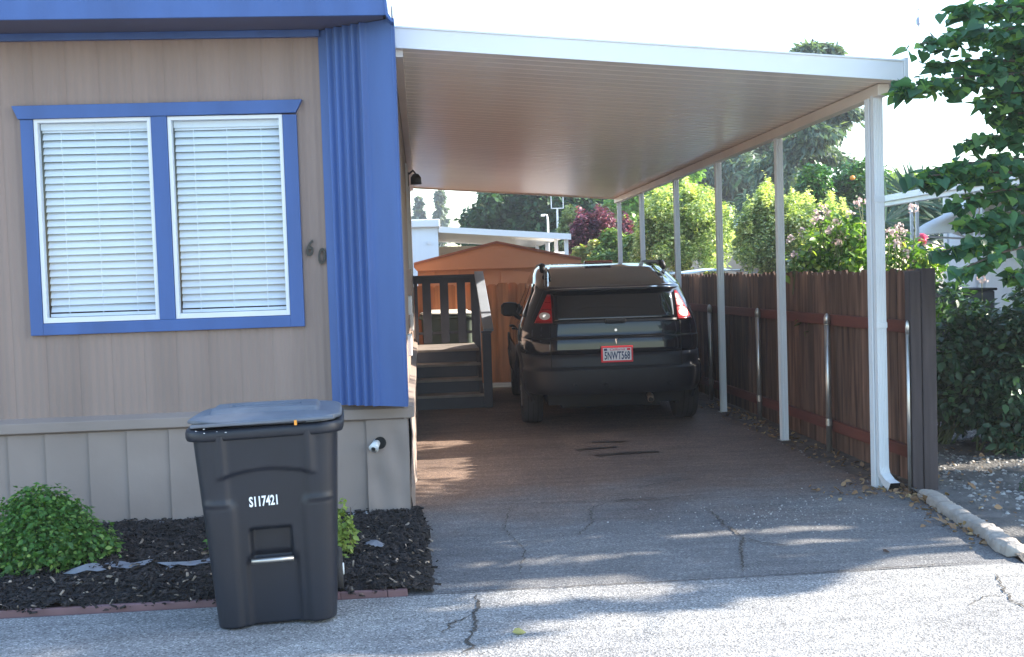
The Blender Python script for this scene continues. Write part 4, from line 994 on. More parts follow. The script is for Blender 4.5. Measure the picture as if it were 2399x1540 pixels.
# bright sycamore and darker mass to the right
b_ = at(1545, 640, Y=38); b_.z = 0
tree('broadleaf_tree', 'bright green tree seen between the far carport posts', 'tree', px_clumps([(1540, 430, 50, 45), (1585, 400, 40, 40), (1500, 490, 45, 60), (1560, 500, 50, 70)], 38, 2, 11, .5, 5), 26000, .16, leafM('lime_leaf', (.10, .22, .04), (.20, .36, .08), .45, .5, (.33, .48, .15)), tuple(b_), (b_.x, b_.y, 4.6), .2, nl=7, spread=1.4, seed=5)
b_ = at(1740, 640, Y=44); b_.z = 0
tree('evergreen_tree', 'dark blue green evergreen mass behind the pale hedges', 'tree', px_clumps([(1720, 480, 85, 110), (1680, 400, 60, 50), (1760, 390, 60, 90), (1800, 330, 50, 50)], 44, 3, 12, .6, 6), 60000, .24, m_deod, tuple(b_), (b_.x, b_.y, 5), .35, T=T_NEEDLE, nl=8, spread=2, seed=6, droop=.8, shell=.5)
# deodar cedar: trunk and drooping sprays
def cedar(label, px0, ptop, Y, levels, spreadpx, mat, seed, group=None, nper=240, dens=1.0, sag=.25, tlen=.42, name='cedar_tree', first=640, skew=0):
    g = random.Random(seed); b = at(px0, first, Y=Y); b.z = 0; tp = at(px0+skew, ptop, Y=Y)
    o = thing(name, label, 'tree', tuple(b), group)
    tk = MB(); tk.tube([b, b.lerp(tp, .5)+Vector((.1, 0, 0)), tp], [.30, .18, .03], 8); P, D = [], []
    for i in range(levels):
        t = (i+.5)/levels; z = b.z+(tp.z-b.z)*(.22+.78*t); L_ = spreadpx/F*Y*(1-t*(.66 if name == 'cedar_tree' else .95))*g.uniform(.75, 1.15)
        ax = b.lerp(tp, .22+.78*t)
        for q in range(g.choice([3, 4, 5])):
            a_ = g.uniform(0, 2*math.pi); L2 = L_*g.uniform(.6, 1.1); pts_ = []
            for s_ in np.linspace(0, 1, 5): pts_.append(Vector((ax.x+math.cos(a_)*L2*s_, ax.y+math.sin(a_)*L2*s_, z+L2*(.18*s_-sag*s_*s_*1.6))))
            tk.tube(pts_, [.05, .045, .035, .02, .008], 5)
            m_ = int(nper*dens*L2/L_)
            for _ in range(m_):
                s_ = g.random()**.7; k_ = min(3, int(s_*4)); p = pts_[k_].lerp(pts_[k_+1], s_*4-k_); w_ = L2*.16*(1.15-s_*.6)
                P.append((p.x+g.gauss(0, w_), p.y+g.gauss(0, w_), p.z-abs(g.gauss(0, w_*.8)))); D.append((math.cos(a_)*.5+g.gauss(0, .4), math.sin(a_)*.5+g.gauss(0, .4), -g.uniform(.3, 1.2)))
    P, D = np.array(P), np.array(D); n = len(P)
    scatter('crown', T_NEEDLE, P, frames(rnd(n)+np.array([0, -.6, .8]), D), tlen*(1+.35*RNG.normal(size=n)).clip(.4, 2), mat, o)
    tk.build('trunk', m_bark, o); return o
cedar('tall deodar cedar with drooping branches rising above the carport roof', 1862, 92, 30, 17, 190, m_deod, 21, nper=700, tlen=.20, sag=.34, skew=42)
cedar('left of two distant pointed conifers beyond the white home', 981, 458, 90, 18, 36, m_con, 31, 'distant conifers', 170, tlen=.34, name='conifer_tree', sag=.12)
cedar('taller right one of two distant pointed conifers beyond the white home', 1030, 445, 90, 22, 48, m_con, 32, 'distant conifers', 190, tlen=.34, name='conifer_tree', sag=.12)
# pale flowering hedge shrubs with upright tops
def spiky(label, name, spec, Y, mat, seed, tips, N=16000, size=.12, T=T_LEAF, group=None, dY=.8, cr=.3, tipr=.16):
    bl = px_clumps(spec, Y, dY, 9, cr, seed); g = random.Random(seed+50)
    tips = list(tips)+[(sx_+rx_*math.cos(t_), sy_-ry_*math.sin(t_)*.9-6) for sx_, sy_, rx_, ry_ in spec for t_ in [g.uniform(.1, 3.0) for _ in range(max(2, int(rx_/7)))]]
    for px_, py_ in tips:
        for k_ in range(7):
            p = at(px_+g.uniform(-1, 1)*3, py_+k_*11, Y=Y+g.uniform(-.4, .2)); r_ = tipr*(.28+.16*k_); bl.append((p.x, p.y, p.z, r_, r_, r_*1.4))
    b = at(spec[0][0], 640, Y=Y); b.z = 0
    o = tree(name, label, 'shrub', bl, N, size, mat, tuple(b), (b.x, b.y, at(spec[0][0], spec[0][1], Y=Y).z), .06, T, group, 8, .7, seed=seed, up=.9)
    if mat is m_pale:
        sb_ = []
        for px_, py_ in tips:
            p = at(px_, py_+6, Y=Y+g.uniform(-.5, .1))
            for k_ in range(3): sb_.append((p.x+g.gauss(0, .02), p.y, p.z-.07*k_+.08, .022+.016*k_, .022+.016*k_, .07))
        foliage('shoots', sb_, 70*len(tips), size*.9, m_tip, o, T, 1.2, .4, .6, -.9, .2)
    return o
spiky('pale yellow green shrub seen through the middle carport posts', 'tall_shrub', [(1600, 540, 80, 80), (1545, 560, 50, 75), (1650, 560, 50, 80), (1600, 480, 60, 40), (1540, 490, 30, 30), (1660, 500, 40, 30)], 19, m_pale, 41, ((1540, 440), (1560, 470), (1605, 420), (1625, 450), (1665, 455), (1690, 490), (1510, 490)), 60000, .05, dY=.9, cr=.19, tipr=.13)
spiky('pale yellow green shrub with upright shoots between the two nearest carport posts', 'tall_shrub', [(1810, 540, 75, 85), (1860, 560, 60, 75), (1770, 580, 40, 55), (1820, 480, 55, 40), (1900, 530, 50, 50)], 16.5, m_pale, 42, ((1798, 418), (1815, 455), (1855, 450), (1760, 470), (1900, 470), (1945, 455), (1975, 470), (1890, 450), (1745, 510)), 60000, .045, dY=.8, cr=.17, tipr=.115)
spiky('purple leaved plum shrub behind the parked car roof', 'plum_shrub', [(1385, 550, 38, 38), (1365, 535, 22, 32), (1410, 530, 24, 40)], 26, m_plum, 43, ((1358, 488), (1370, 498), (1385, 505), (1402, 482), (1412, 490), (1430, 530)), 14000, .075, cr=.15, tipr=.17)
spiky('second smaller purple leaved plum just right of the farthest carport post', 'plum_shrub', [(1470, 545, 20, 30)], 26, m_plum, 44, ((1465, 500), (1478, 525)), 4500, .075, cr=.14, tipr=.14)
spiky('grey green conical shrub behind the purple plum', 'cypress_shrub', [(1345, 540, 32, 28), (1340, 510, 18, 20), (1420, 520, 26, 30)], 30, leafM('cypress_leaf', (.12, .17, .08), (.25, .30, .15), .3), 45, ((1333, 480), (1345, 500)), 9000, .09, cr=.2)
b_ = at(1950, 640, Y=22); b_.z = 0
ct = tree('citrus_tree', 'rounded dark glossy citrus tree with an orange fruit', 'tree', px_clumps([(1960, 450, 75, 45), (1990, 500, 60, 60), (1910, 440, 40, 35), (2010, 430, 40, 35), (1950, 560, 60, 60)], 22, 1.0, 12, .28, 8), 26000, .085, m_cit, tuple(b_), (b_.x, b_.y, 2.8), .12, T_LEAF, None, 7, 1, seed=8, up=.8)
p = at(1997, 417, Y=20.9); a = MB(); a.grid(lambda t, f: (p.x+.05*math.cos(t)*math.sin(f), p.y+.05*math.sin(t)*math.sin(f), p.z+.048*math.cos(f)), np.linspace(0, 2*math.pi, 14), np.linspace(0.01, math.pi-.01, 9)); a.build('orange_fruit', M('orange_peel', (.85, .30, .04), .5, .05), ct, smooth=True)
b_ = at(2160, 640, Y=34); b_.z = 0
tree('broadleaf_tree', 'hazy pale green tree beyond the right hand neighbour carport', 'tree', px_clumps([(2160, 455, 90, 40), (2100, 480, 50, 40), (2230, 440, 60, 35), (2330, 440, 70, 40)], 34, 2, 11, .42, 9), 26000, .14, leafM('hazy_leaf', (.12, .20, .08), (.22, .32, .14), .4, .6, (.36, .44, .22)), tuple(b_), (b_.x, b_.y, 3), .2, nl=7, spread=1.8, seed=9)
b_ = at(1460, 660, Y=30); b_.z = 0
tree('low_hedge', 'low sunlit hedge behind the parked car on the far side', 'shrub', px_clumps([(1450, 590, 50, 40), (1500, 600, 45, 40), (1400, 610, 45, 22)], 22, .8, 11, .22, 12), 20000, .07, leafM('hedge_mix', (.06, .13, .03), (.18, .28, .07), .35, .5, (.42, .48, .2)), tuple(at(1450, 640, Y=22)*1), tuple(at(1450, 590, Y=22)), .05, T_LEAF, None, 6, .5, seed=12, up=.9)
# fan palm
pb = at(2150, 640, Y=21); pb.z = 0
pm = thing('fan_palm', 'blue green fan palm under the neighbour carport beam', 'palm', tuple(pb))
P, D, N_ = [], [], []; g = random.Random(3)
for (hx, hy) in ((2120, 505), (2095, 560), (2170, 540), (2215, 520), (2140, 470), (2200, 560), (2240, 500), (2075, 520)):
    h0 = at(hx, hy, Y=21+g.uniform(-.8, .8)); a0 = g.uniform(-.5, .5)
    for k_ in range(34):
        t = R(-115+230*k_/33)+a0; dvec = Vector((math.sin(t), -.25+g.uniform(-.1, .1), math.cos(t)*.9)).normalized()
        P.append(tuple(h0)); D.append(tuple(dvec)); N_.append((g.gauss(0, .2), -1, .3+g.gauss(0, .2)))
T_BLADE = (np.array([(-.012, 0, 0), (.012, 0, 0), (.03, .6, .0), (0, 1, -.10), (-.03, .6, 0)], float), [(0, 1, 2, 3, 4)])
scatter('fronds', T_BLADE, np.array(P), frames(np.array(N_), np.array(D)), .85, leafM('palm_leaf', (.03, .09, .06), (.07, .16, .10), .25), pm)
a = MB(); a.tube([pb, pb+Vector((0, 0, 2.0))], [.2, .16], 10); a.build('trunk', m_bark, pm)

# ---- roses: arching stems, leaves in sprays, ruffled flowers
def rose(label, base, spec, Y, dY, N, flowers, seed, stems=16, size=.055, mat=None, group=None, name='rose_bush', cr=.14, n=9):
    g = random.Random(seed); o = thing(name, label, 'rose bush', tuple(base), group)
    bl = px_clumps(spec, Y, dY, n, cr, seed); foliage('foliage', bl, N, size, mat or m_rose, o, T_LEAF, .8, .6, .9, .3, .3)
    st = MB()
    for _ in range(stems):
        b = g.choice(bl); q = Vector(b[:3]); s0 = Vector(base)+Vector((g.uniform(-.15, .15), g.uniform(-.15, .15), 0)); mid = s0.lerp(q, .5)+Vector((g.uniform(-.08, .08), g.uniform(-.08, .08), .12)); st.tube([s0, mid, q], [.011, .008, .004], 5)
    P, D, N2 = [], [], []
    for k_, (fx, fy, col) in enumerate(flowers):
        c_ = at(fx, fy, Y=Y-dY*.3+g.uniform(-.2, .2)); r_ = .042 if col else .045
        low_ = c_+Vector((g.uniform(-.06, .06), g.uniform(-.06, .06), -.35)); st.tube([low_, low_.lerp(c_, .5)+Vector((.015, 0, 0)), c_], [.006, .005, .003], 5)
        fo = []; 
        for _ in range(46 if col else 16):
            d_ = Vector((g.gauss(0, 1), g.gauss(0, 1), g.gauss(.3, 1))).normalized(); q_ = g.uniform(.3, 1)
            P.append(tuple(c_+d_*r_*q_)); N2.append(tuple(d_)); D.append((g.gauss(0, 1), g.gauss(0, 1), g.gauss(.5, 1)))
        if P:
            mt = m_pinkf if col else m_oldf
            scatter('flower', T_DIAMOND, np.array(P), frames(np.array(N2), np.array(D)), .045 if col else .038, mt, o)
        P, D, N2 = [], [], []
    st.build('stems', m_gstem, o); return o
m_pinkf = leafM('pink_petal', (.70, .08, .22), (.85, .25, .42), .3, .5, None, (1, 1, 1))
m_oldf = leafM('faded_petal', (.46, .32, .31), (.80, .66, .66), .3, .7, None, (1, 1, 1))
fl = [(1850, 560, 0), (1880, 545, 0), (1905, 520, 0), (1925, 470+20, 0), (1935, 500, 0), (1920, 515, 0), (1945, 540, 0), (1960, 520, 0), (1975, 545, 0), (1990, 505, 0), (1980, 560, 0), (2010, 480, 0), (2020, 470, 0), (2025, 530, 0), (1900, 590, 0), (1940, 585, 0), (1990, 590, 0), (2010, 555, 0), (1960, 570, 0), (1915, 500, 0), (1860, 600, 0)]
fl = [(a_, b_2, c_) for a_, b_2, c_ in fl]
rose('rose bush full of faded blush flowers above the fence between the two nearest posts', (3.95, 10.0, .05), [(1950, 600, 80, 40), (1990, 570, 50, 55), (1900, 610, 50, 35), (1935, 560, 45, 45), (2010, 610, 40, 40), (1960, 800, 60, 180)], 10.0, .35, 3600, fl, 61, 20, .06, cr=.11)
rose('rose bush with one bright pink bloom behind the fence end post', (4.35, 9.4, .05), [(2120, 600, 45, 35), (2160, 610, 40, 45), (2090, 590, 25, 50), (2140, 800, 50, 170)], 9.4, .3, 2600, [(2160, 561, 1), (2085, 545, 0), (2100, 560, 0), (2115, 545, 0), (2125, 595, 0), (2095, 575, 0), (2145, 620, 0), (2105, 535, 0), (2118, 575, 0), (2140, 490, 0)], 62, 16, .055, cr=.11)
m_rdk = leafM('dark_rose_leaf', (.018, .055, .030), (.045, .11, .06), .25, .4, (.10, .20, .09))
rose('large dark leafy rose bush beside the fence end post', (4.28, 9.1, .03), [(2245, 840, 50, 140), (2300, 860, 75, 130), (2370, 880, 60, 150), (2230, 690, 18, 20), (2240, 930, 35, 70), (2290, 720, 25, 18)], 8.9, .35, 9500, [(2310, 760, 0), (2300, 655, 0)], 63, 34, .062, m_rdk, cr=.13, n=11)
rose('second dark rose bush at the right edge with bare lower canes', (4.62, 8.6, .03), [(2390, 890, 60, 160), (2340, 900, 50, 120), (2430, 840, 60, 200), (2520, 850, 80, 210), (2620, 860, 70, 220)], 8.6, .35, 13000, [(2395, 640, 0)], 64, 40, .062, m_rdk, cr=.13, n=11)
rose('low row of pink roses beyond the shed roof', tuple(at(1390, 700, Y=23)), [(1385, 597, 28, 14), (1405, 585, 26, 14), (1425, 600, 18, 14)], 23, .4, 2600, [(1372, 580, 1), (1382, 590, 1), (1366, 592, 1)], 65, 10, .10, leafM('rose_far_leaf', (.20, .26, .08), (.40, .42, .18), .3, .5, (.55, .40, .22)), cr=.15)
o = thing('flowering_plant', 'small plant with purple flowers at the right edge of the yard', 'flowers', (4.05, 7.05, .02))
foliage('foliage', [(4.05, 7.05, .06, .10, .10, .06)], 220, .03, m_rdk, o, T_LEAF)
foliage('flowers', [(4.0, 7.0, .10, .06, .06, .05), (4.05, 7.1, .14, .05, .05, .04)], 90, .022, leafM('purple_petal', (.20, .08, .45), (.32, .16, .62), .3), o)

# ---- foreground tree on the right: heart-shaped leaves on long level sprays
m_heart = leafM('heart_leaf', (.030, .095, .055), (.075, .20, .10), .45, .42, (.26, .42, .10))
ft_ = thing('redbud_tree', 'leafy tree with heart shaped leaves leaning in from the right', 'tree', (6.3, 7.4, 0))
tk = MB(); tk.tube([(6.3, 7.4, -.02), (6.2, 7.4, .9), (6.1, 7.3, 1.8), (6.0, 7.2, 3.0), (6.2, 7.2, 4.6), (6.3, 7.2, 6.4)], [.13, .11, .10, .085, .06, .02], 10)
P, D, N2, S2 = [], [], [], []; g = random.Random(77)
def spray(pts_, n, wid, r0=.014, droop=.55):
    tk.tube(pts_, [r0*(1-.8*i/(len(pts_)-1)) for i in range(len(pts_))], 5)
    m_ = len(pts_)-1
    for _ in range(n):
        s_ = g.random()**.8; k_ = min(m_-1, int(s_*m_)); p = Vector(pts_[k_]).lerp(Vector(pts_[k_+1]), s_*m_-k_); w_ = wid*(1.05-.55*s_)
        P.append((p.x+g.gauss(0, w_), p.y+g.gauss(0, w_), p.z+g.gauss(-.02, w_*.62))); d_ = Vector(pts_[-1])-Vector(pts_[0]); d_.normalize()
        D.append((d_.x*.5+g.gauss(0, .45), d_.y*.5+g.gauss(0, .45), -droop-g.random()*.6)); N2.append((g.gauss(0, .45), -.35+g.gauss(0, .5), .75)); S2.append(.076*g.uniform(.5, 1.3))
vis = [  # (start px, end px, depth start, depth end, leaves, width): the level sprays that show
    ((2480, 60), (2145, 105), 7.0, 6.8, 150, .085), ((2470, 20), (2230, 30), 7.2, 7.1, 130, .08), ((2480, 150), (2180, 150), 7.2, 6.9, 90, .06), ((2480, 170), (2105, 205), 7.1, 6.75, 190, .08), ((2450, 215), (2300, 240), 7.0, 6.9, 70, .08),
    ((2490, 320), (2265, 330), 7.2, 7.0, 80, .06), ((2480, 290), (2330, 265), 7.2, 7.0, 60, .07), ((2480, 370), (2175, 400), 7.1, 6.8, 110, .06), ((2480, 410), (2140, 415), 7.0, 6.7, 170, .09), ((2480, 440), (2240, 470), 7.0, 6.75, 90, .075),
    ((2480, 500), (2260, 520), 6.9, 6.6, 90, .075), ((2470, 530), (2205, 590), 6.8, 6.6, 110, .08), ((2480, 560), (2230, 640), 6.8, 6.5, 60, .06), ((2490, 640), (2370, 650), 6.8, 6.7, 60, .07), ((2490, 100), (2350, 110), 7.3, 7.2, 160, .13), ((2490, 260), (2380, 200), 7.3, 7.2, 120, .12), ((2490, 480), (2390, 470), 7.3, 7.2, 70, .1), ((2500, 180), (2390, 150), 7.5, 7.4, 150, .15), ((2500, 330), (2370, 290), 7.5, 7.4, 120, .13), ((2500, 20), (2380, 20), 7.5, 7.4, 150, .14)]
for (s_, e_, ya, yb_, n, w_) in vis:
    a_, b_ = at(*s_, Y=ya), at(*e_, Y=yb_); mid = a_.lerp(b_, .55)+Vector((0, 0, .03)); trunk_p = Vector((6.05, 7.25, max(1.0, min(5.5, a_.z-.25))))
    tk.tube([trunk_p, trunk_p.lerp(a_, .6)+Vector((0, 0, .05)), a_], [.028, .02, .014], 6)
    spray([a_, mid, b_], int(n*1.2), w_*.92)
    spray([trunk_p, trunk_p.lerp(a_, .5)+Vector((0, 0, .06)), a_], 75, .15)
# the rest of the crown, beyond the picture's right edge: it throws the dappled shade
for i in range(210):
    t = g.random(); a_ = g.uniform(0, 2*math.pi) if i < 120 else g.uniform(-2.3, -.5); z = 1.9+4.9*t; L_ = g.uniform(1.2, 2.9)*(1.0-.22*t)
    c0 = Vector((6.05, 7.25, z-.3)); c1 = Vector((6.05+math.cos(a_)*L_, 7.25+math.sin(a_)*L_*.92, z+.25*L_))
    e_x = (c1.x*F/max(c1.y, .1)); 
    if c1.y > 4 and c1.x < 3.9 and c1.z < 4.6: continue
    if c1.x/c1.y < .56 and c1.z < 5.2: continue
    spray([c0, c0.lerp(c1, .5)+Vector((0, 0, .15)), c1], 105, .17, .018)
P, D, N2, S2 = map(np.array, (P, D, N2, S2)); k_ = shade_cut(P) | (P[:, 0]/P[:, 1] < .56); P, D, N2, S2 = P[k_], D[k_], N2[k_], S2[k_]
scatter('crown', T_HEART, P, frames(N2, D), S2, m_heart, ft_)
tk.build('trunk', m_bark, ft_, smooth=True)

sb = (9.6, 6.0, 0)  # unseen tree, added to thicken the shade on road and yard
tree('broadleaf_tree', 'unseen leafy tree added right of the yard to thicken the shade', 'tree', clumps((9.6, 6.35, 3.6), (2.4, 1.7, 3.0), 90, .55, seed=4), 52000, .09, m_heart, sb, (9.6, 6.0, 5), .14, T_HEART, None, 8, 1.5, seed=14, keep=shade_cut)

# ================================================================ NEIGHBOURS
# white home behind, left
YN = 25.5
nh = thing('white_home', 'white flat roofed mobile home behind the shed with its own carport', 'house', (.4, YN, 0))
xl = at(960, 600, Y=YN).x-3; xr = at(1028, 600, Y=YN).x
a = MB(); a.box(xl, xr, YN, YN+9, 0, 2.95); a.build('wall', m_house2, nh)
a = MB(); a.box(xl-.05, xr+.05, YN-.12, YN+9, 2.80, 2.98); a.build('fascia', m_white, nh, bevel=.02)
a = MB(); cz_ = at(1005, 560, Y=YN); a.tube([(at(1006, 562, Y=YN).x, YN-.01, 2.45), (at(1006, 562, Y=YN).x, YN-.03, 2.45)], .05, 16); a.build('vent', m_vinyl, nh)
pL, pR = at(1027, 531, Y=YN), at(1337, 548, Y=YN); qL, qR = at(1027, 545, Y=YN), at(1337, 562, Y=YN)
a = MB(); a.add([(pL.x, YN-.05, qL.z), (pR.x, YN-.05, qR.z), (pR.x, YN-.05, pR.z), (pL.x, YN-.05, pL.z), (pL.x, YN, qL.z), (pR.x, YN, qR.z), (pR.x, YN, pR.z), (pL.x, YN, pL.z)], [(0, 1, 2, 3), (4, 7, 6, 5), (0, 4, 5, 1), (3, 2, 6, 7), (1, 5, 6, 2), (0, 3, 7, 4)]); a.build('carport_fascia', m_white, nh)
a = MB(); a.add([(pL.x, YN, pL.z-.06), (pR.x, YN, pR.z-.06), (pR.x, YN+8, pR.z-.06), (pL.x, YN+8, pL.z-.06), (pL.x, YN, pL.z-.01), (pR.x, YN, pR.z-.01), (pR.x, YN+8, pR.z-.01), (pL.x, YN+8, pL.z-.01)], [(0, 3, 2, 1), (4, 5, 6, 7), (0, 1, 5, 4), (2, 3, 7, 6), (1, 2, 6, 5), (3, 0, 4, 7)]); a.build('carport_roof', m_pan, nh)
for yy in (YN+.1, YN+2, YN+4, YN+6.5): a = MB(); a.box(pR.x-.14, pR.x-.05, yy, yy+.08, 0, pR.z-.05); a.build('carport_post', m_white, nh)
a = MB(); a.box(xr, pR.x-.6, YN+8, YN+8.1, 0, 2.6); a.build('rear_wall', m_tan, nh)
# pale vehicle under that carport
vx = at(1300, 600, Y=27).x
vv = thing('parked_truck', 'white truck cab parked under the white home carport', 'truck', (vx, 26.5, 0))
a = MB(); a.prism([(26.4, .5), (31.4, .5), (31.4, 1.25), (29.6, 1.35), (28.9, 2.15), (27.4, 2.2), (26.8, 1.45), (26.4, 1.3)], 'x', vx-.95, vx+.55); a.build('body', m_white, vv, bevel=.06)
a = MB(); a.prism([(26.83, 1.48), (26.85, 1.50), (27.38, 2.12), (27.36, 2.14)], 'x', vx-.8, vx+.4); a.build('windscreen', m_cglass, vv)
for xx in (vx-.85, vx+.45):
    for yy in (27.3, 30.4): a = MB(); a.tube([(xx-.1, yy, .38), (xx+.1, yy, .38)], .38, 20); a.build('wheel', m_rub, vv)
# pole lamp, backboard
p = at(1283, 505, Y=33)
lp = thing('street_lamp', 'thin white lamp pole above the white home carport roof', 'lamp', (p.x, 33, 0))
a = MB(); a.tube([(p.x, 33, 0), (p.x, 33, p.z-.15), (p.x-.02, 33, p.z+.02), (p.x-.12, 33, p.z+.03)], [.035, .028, .022, .02], 8); a.build('pole', m_white, lp, smooth=True)
a = MB(); a.box(p.x-.20, p.x-.08, 32.95, 33.05, p.z-.03, p.z+.04); a.build('lamp_head', m_white, lp, bevel=.02)
p = at(1305, 470, Y=36)
bb = thing('basketball_backboard', 'clear white framed backboard on a pole among the dark trees', 'backboard', (p.x, 36, 0))
a = MB(); w_, h_ = .19, .27
for x0_, x1_, z0_, z1_ in ((-w_-.02, -w_+.01, -h_, h_), (w_-.01, w_+.02, -h_, h_), (-w_, w_, -h_, -h_+.03), (-w_, w_, h_-.03, h_)): a.box(p.x+x0_, p.x+x1_, 35.97, 36.0, p.z+z0_, p.z+z1_)
a.build('frame', m_white, bb)
a = MB(); a.box(p.x-w_+.01, p.x+w_-.01, 35.98, 35.99, p.z-h_+.03, p.z+h_-.03); a.build('panel', m_glass, bb)
a = MB(); a.box(p.x-w_, p.x+w_, 35.9, 35.97, p.z+h_-.12, p.z+h_); a.build('top_bracket', m_white, bb)
a = MB(); a.box(p.x-.03, p.x+.03, 36.0, 36.06, 0, p.z-h_); a.build('pole', m_white, bb)
# tan home seen between posts
p0, p1 = at(1690, 560, Y=30), at(1765, 560, Y=30)
th = thing('tan_home', 'tan home with a white roof edge glimpsed between the pale shrubs', 'house', (p0.x, 30, 0))
zr = at(1720, 542, Y=30).z
a = MB(); a.box(p0.x-1.2, p1.x+.1, 30, 36, 0, zr); a.build('wall', m_tan, th)
a = MB(); a.prism([(29.7, zr-.02), (33, zr+.75), (36.3, zr-.02), (36.3, zr+.06), (33, zr+.85), (29.7, zr+.10)], 'x', p0.x-1.4, p1.x+.3); a.build('roof', m_house2, th)
a = MB(); a.box(p0.x-1.4, p1.x+.3, 29.65, 29.70, zr-.05, zr+.12); a.build('fascia', m_white, th)
a = MB(); a.box(p0.x-1.2, p1.x+.1, 29.96, 30.0, zr-.42, zr-.30); a.build('wall_band', m_vinyl, th)
# blue covered car/tarps behind fence
p = at(1640, 625, Y=17.2)
a = MB(); a.grid(lambda x, y: (x, y, 1.48+.12*math.exp(-((x-p.x-.3)**2)*.9)+nz(x, y, 3, .05)), np.linspace(p.x-.6, p.x+2.0, 20), np.linspace(16.9, 18.6, 12)); a.grid(lambda x, z: (x, 16.9, z), [p.x-.6, p.x+2.0], [0, 1.48])
props(a.build('covered_bench', M('pale_blue_tarp', (.45, .58, .70), .5, .12, 4), smooth=True, origin=(p.x, 17, 0)), 'pale blue tarp covering something low behind the side fence', 'tarp')
# right hand neighbour
XB = 7.3
nr_ = thing('neighbour_home', 'pale blue mobile home at the right edge behind the rose bushes', 'house', (9, 15, 0))
wl = at(2255, 560, Y=16.2).x
a = MB(); a.box(9, 15, 9, 18.4, .45, 2.75); a.build('wall', m_house2, nr_)
a = MB(); a.box(9.05, 15, 9, 18.35, 0, .45); a.build('skirting', M('grey_skirting', (.30, .33, .38), .7), nr_)
a = MB(); a.box(8.97, 9.04, 18.3, 18.43, .4, 2.75); a.box(8.9, 15.1, 8.9, 18.5, 2.752, 2.82); a.build('trim', m_white, nr_)
q0, q1 = at(2310, 595, Y=16.2), at(2370, 560, Y=16.2)
a = MB(); a.box(8.95, 8.997, 14.6, 16.1, 1.25, 1.98); wn = a.build('window', m_vinyl, nr_)
nc = thing('neighbour_carport', 'white carport beam on scrolled posts in front of the pale blue home', 'carport', (XB, 14, 0))
a = MB(); a.box(XB-.05, XB+.05, 9.5, 17.3, 2.50, 2.58); a.box(XB-.09, XB-.05, 9.4, 17.4, 2.565, 2.66); a.build('beam', m_white, nc, bevel=.006)
a = MB(); a.grid(lambda i, x: (x, 9.4+i*.15, 2.60+(x-XB)*.03+(.02 if int(i) % 2 else 0)), range(54), [XB-.06, XB+2.6]); a.build('roof_panel', m_pan, nc)
for yy in (15.9, 14.0, 11.6):
    a = MB(); a.box(XB-.02, XB+.02, yy-.11, yy-.075, .02, 2.5); a.box(XB-.02, XB+.02, yy+.075, yy+.11, .02, 2.5); po2 = a.build('post', m_white, nc)
    a = MB(); z = .3
    while z < 2.35:
        a.tube([(XB, yy+.07*math.sin(t)*(1 if t < math.pi else -1)*1.0, z+.30*t/(2*math.pi)) for t in np.linspace(0, 2*math.pi, 13)], .008, 4); z += .36
    a.build('scroll_work', m_white, po2)
aw = thing('window_awning', 'curved ribbed white awning on the neighbour home', 'awning', tuple(at(2240, 530, Y=17)))
w0, w1 = at(2168, 535, Y=16.9), at(2330, 472, Y=14.6)
a = MB()
def awn(i, t):
    yy = 17.8-(17.8-16.3)*i/40; x0_, z0_ = 8.1, 2.04; x1_, z1_ = 8.99, 2.50
    x = x0_+(x1_-x0_)*t; z = z0_+(z1_-z0_)*t+.09*(1-math.exp(-t*9))*(1-t)+(.03 if int(i) % 2 else 0)
    return (x, yy, z)
a.grid(awn, range(41), np.linspace(0, 1, 10)); ao = a.build('canopy', m_white, aw, smooth=False); s_ = ao.modifiers.new('t', 'SOLIDIFY'); s_.thickness = .012
a = MB()
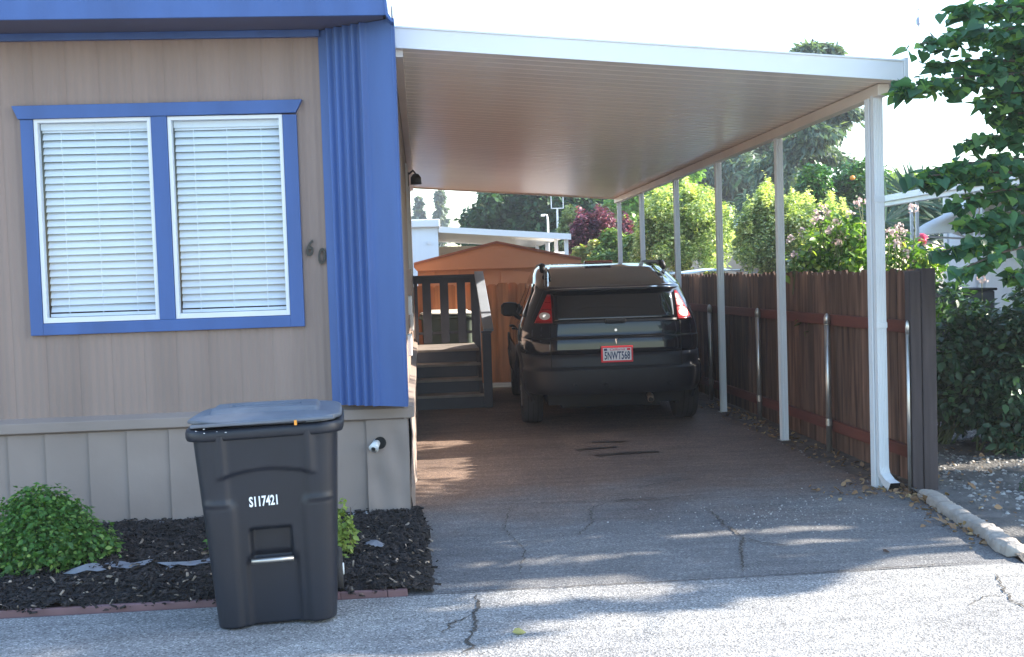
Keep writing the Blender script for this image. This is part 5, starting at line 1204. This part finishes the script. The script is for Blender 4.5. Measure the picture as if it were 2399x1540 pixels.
for yy in (16.35, 17.7): a.tube([(8.1, yy, 2.05), (8.98, yy, 1.98)], .018, 6); a.tube([(8.1, yy, 2.05), (8.98, yy, 1.72)], .015, 6)
a.build('bracket', m_white, aw)
p = at(2270, 690, Y=12.5)
ac = thing('air_conditioner', 'dark grey air conditioner unit behind the dark rose bush', 'air conditioner', (p.x, 12.5, 0))
a = MB(); a.box(p.x-.32, p.x+.32, 12.5, 13.1, .05, 1.24); a.build('cabinet', M('dark_cabinet', (.05, .055, .065), .5, .1), ac, bevel=.02)
a = MB(); a.box(p.x-.34, p.x+.34, 12.48, 13.12, 1.24, 1.27); a.build('top_plate', m_clad, ac, bevel=.01)
# wire mast and overhead cable
p = at(2156, 400, Y=24); q = at(2150, -60, Y=24)
mw = thing('wire_mast', 'very thin radio mast with a small insulator against the white sky', 'mast', (p.x, 24, 0))
a = MB(); a.tube([(p.x, 24, 0), tuple(p), tuple(q)], .008, 5); a.build('mast', m_twig, mw)
a = MB(); c_ = at(2151.5, 52, Y=24); a.tube([c_+Vector((0, 0, .12)), c_+Vector((0, 0, .06)), c_+Vector((0, 0, -.04)), c_+Vector((0, 0, -.09))], [.015, .05, .05, .01], 8); a.build('insulator', M('insulator_glaze', (.25, .30, .42), .4), mw)
a = MB(); a.tube([at(2040, 42, Y=28), at(2120, 30, Y=28), at(2200, 12, Y=28), at(2300, -12, Y=28)], .008, 5)
props(a.build('overhead_cable', m_twig), 'thin overhead cable crossing the sky at the upper right', 'cable')

# ================================================================ AIR
HZ = MB(); HZ.box(-60, 60, -16, 130, -1.2, 30)
hz = HZ.build('haze', None); hz['kind'] = 'stuff'
hm = bpy.data.materials.new('haze'); hm.use_nodes = True; ht = hm.node_tree; ht.nodes.remove(ht.nodes['Principled BSDF'])
hv = ht.nodes.new('ShaderNodeVolumePrincipled'); hv.inputs['Color'].default_value = (.86, .90, 1, 1); hv.inputs['Density'].default_value = .0013; hv.inputs['Anisotropy'].default_value = .3
ht.links.new(hv.outputs[0], ht.nodes['Material Output'].inputs['Volume']); hz.data.materials.append(hm)
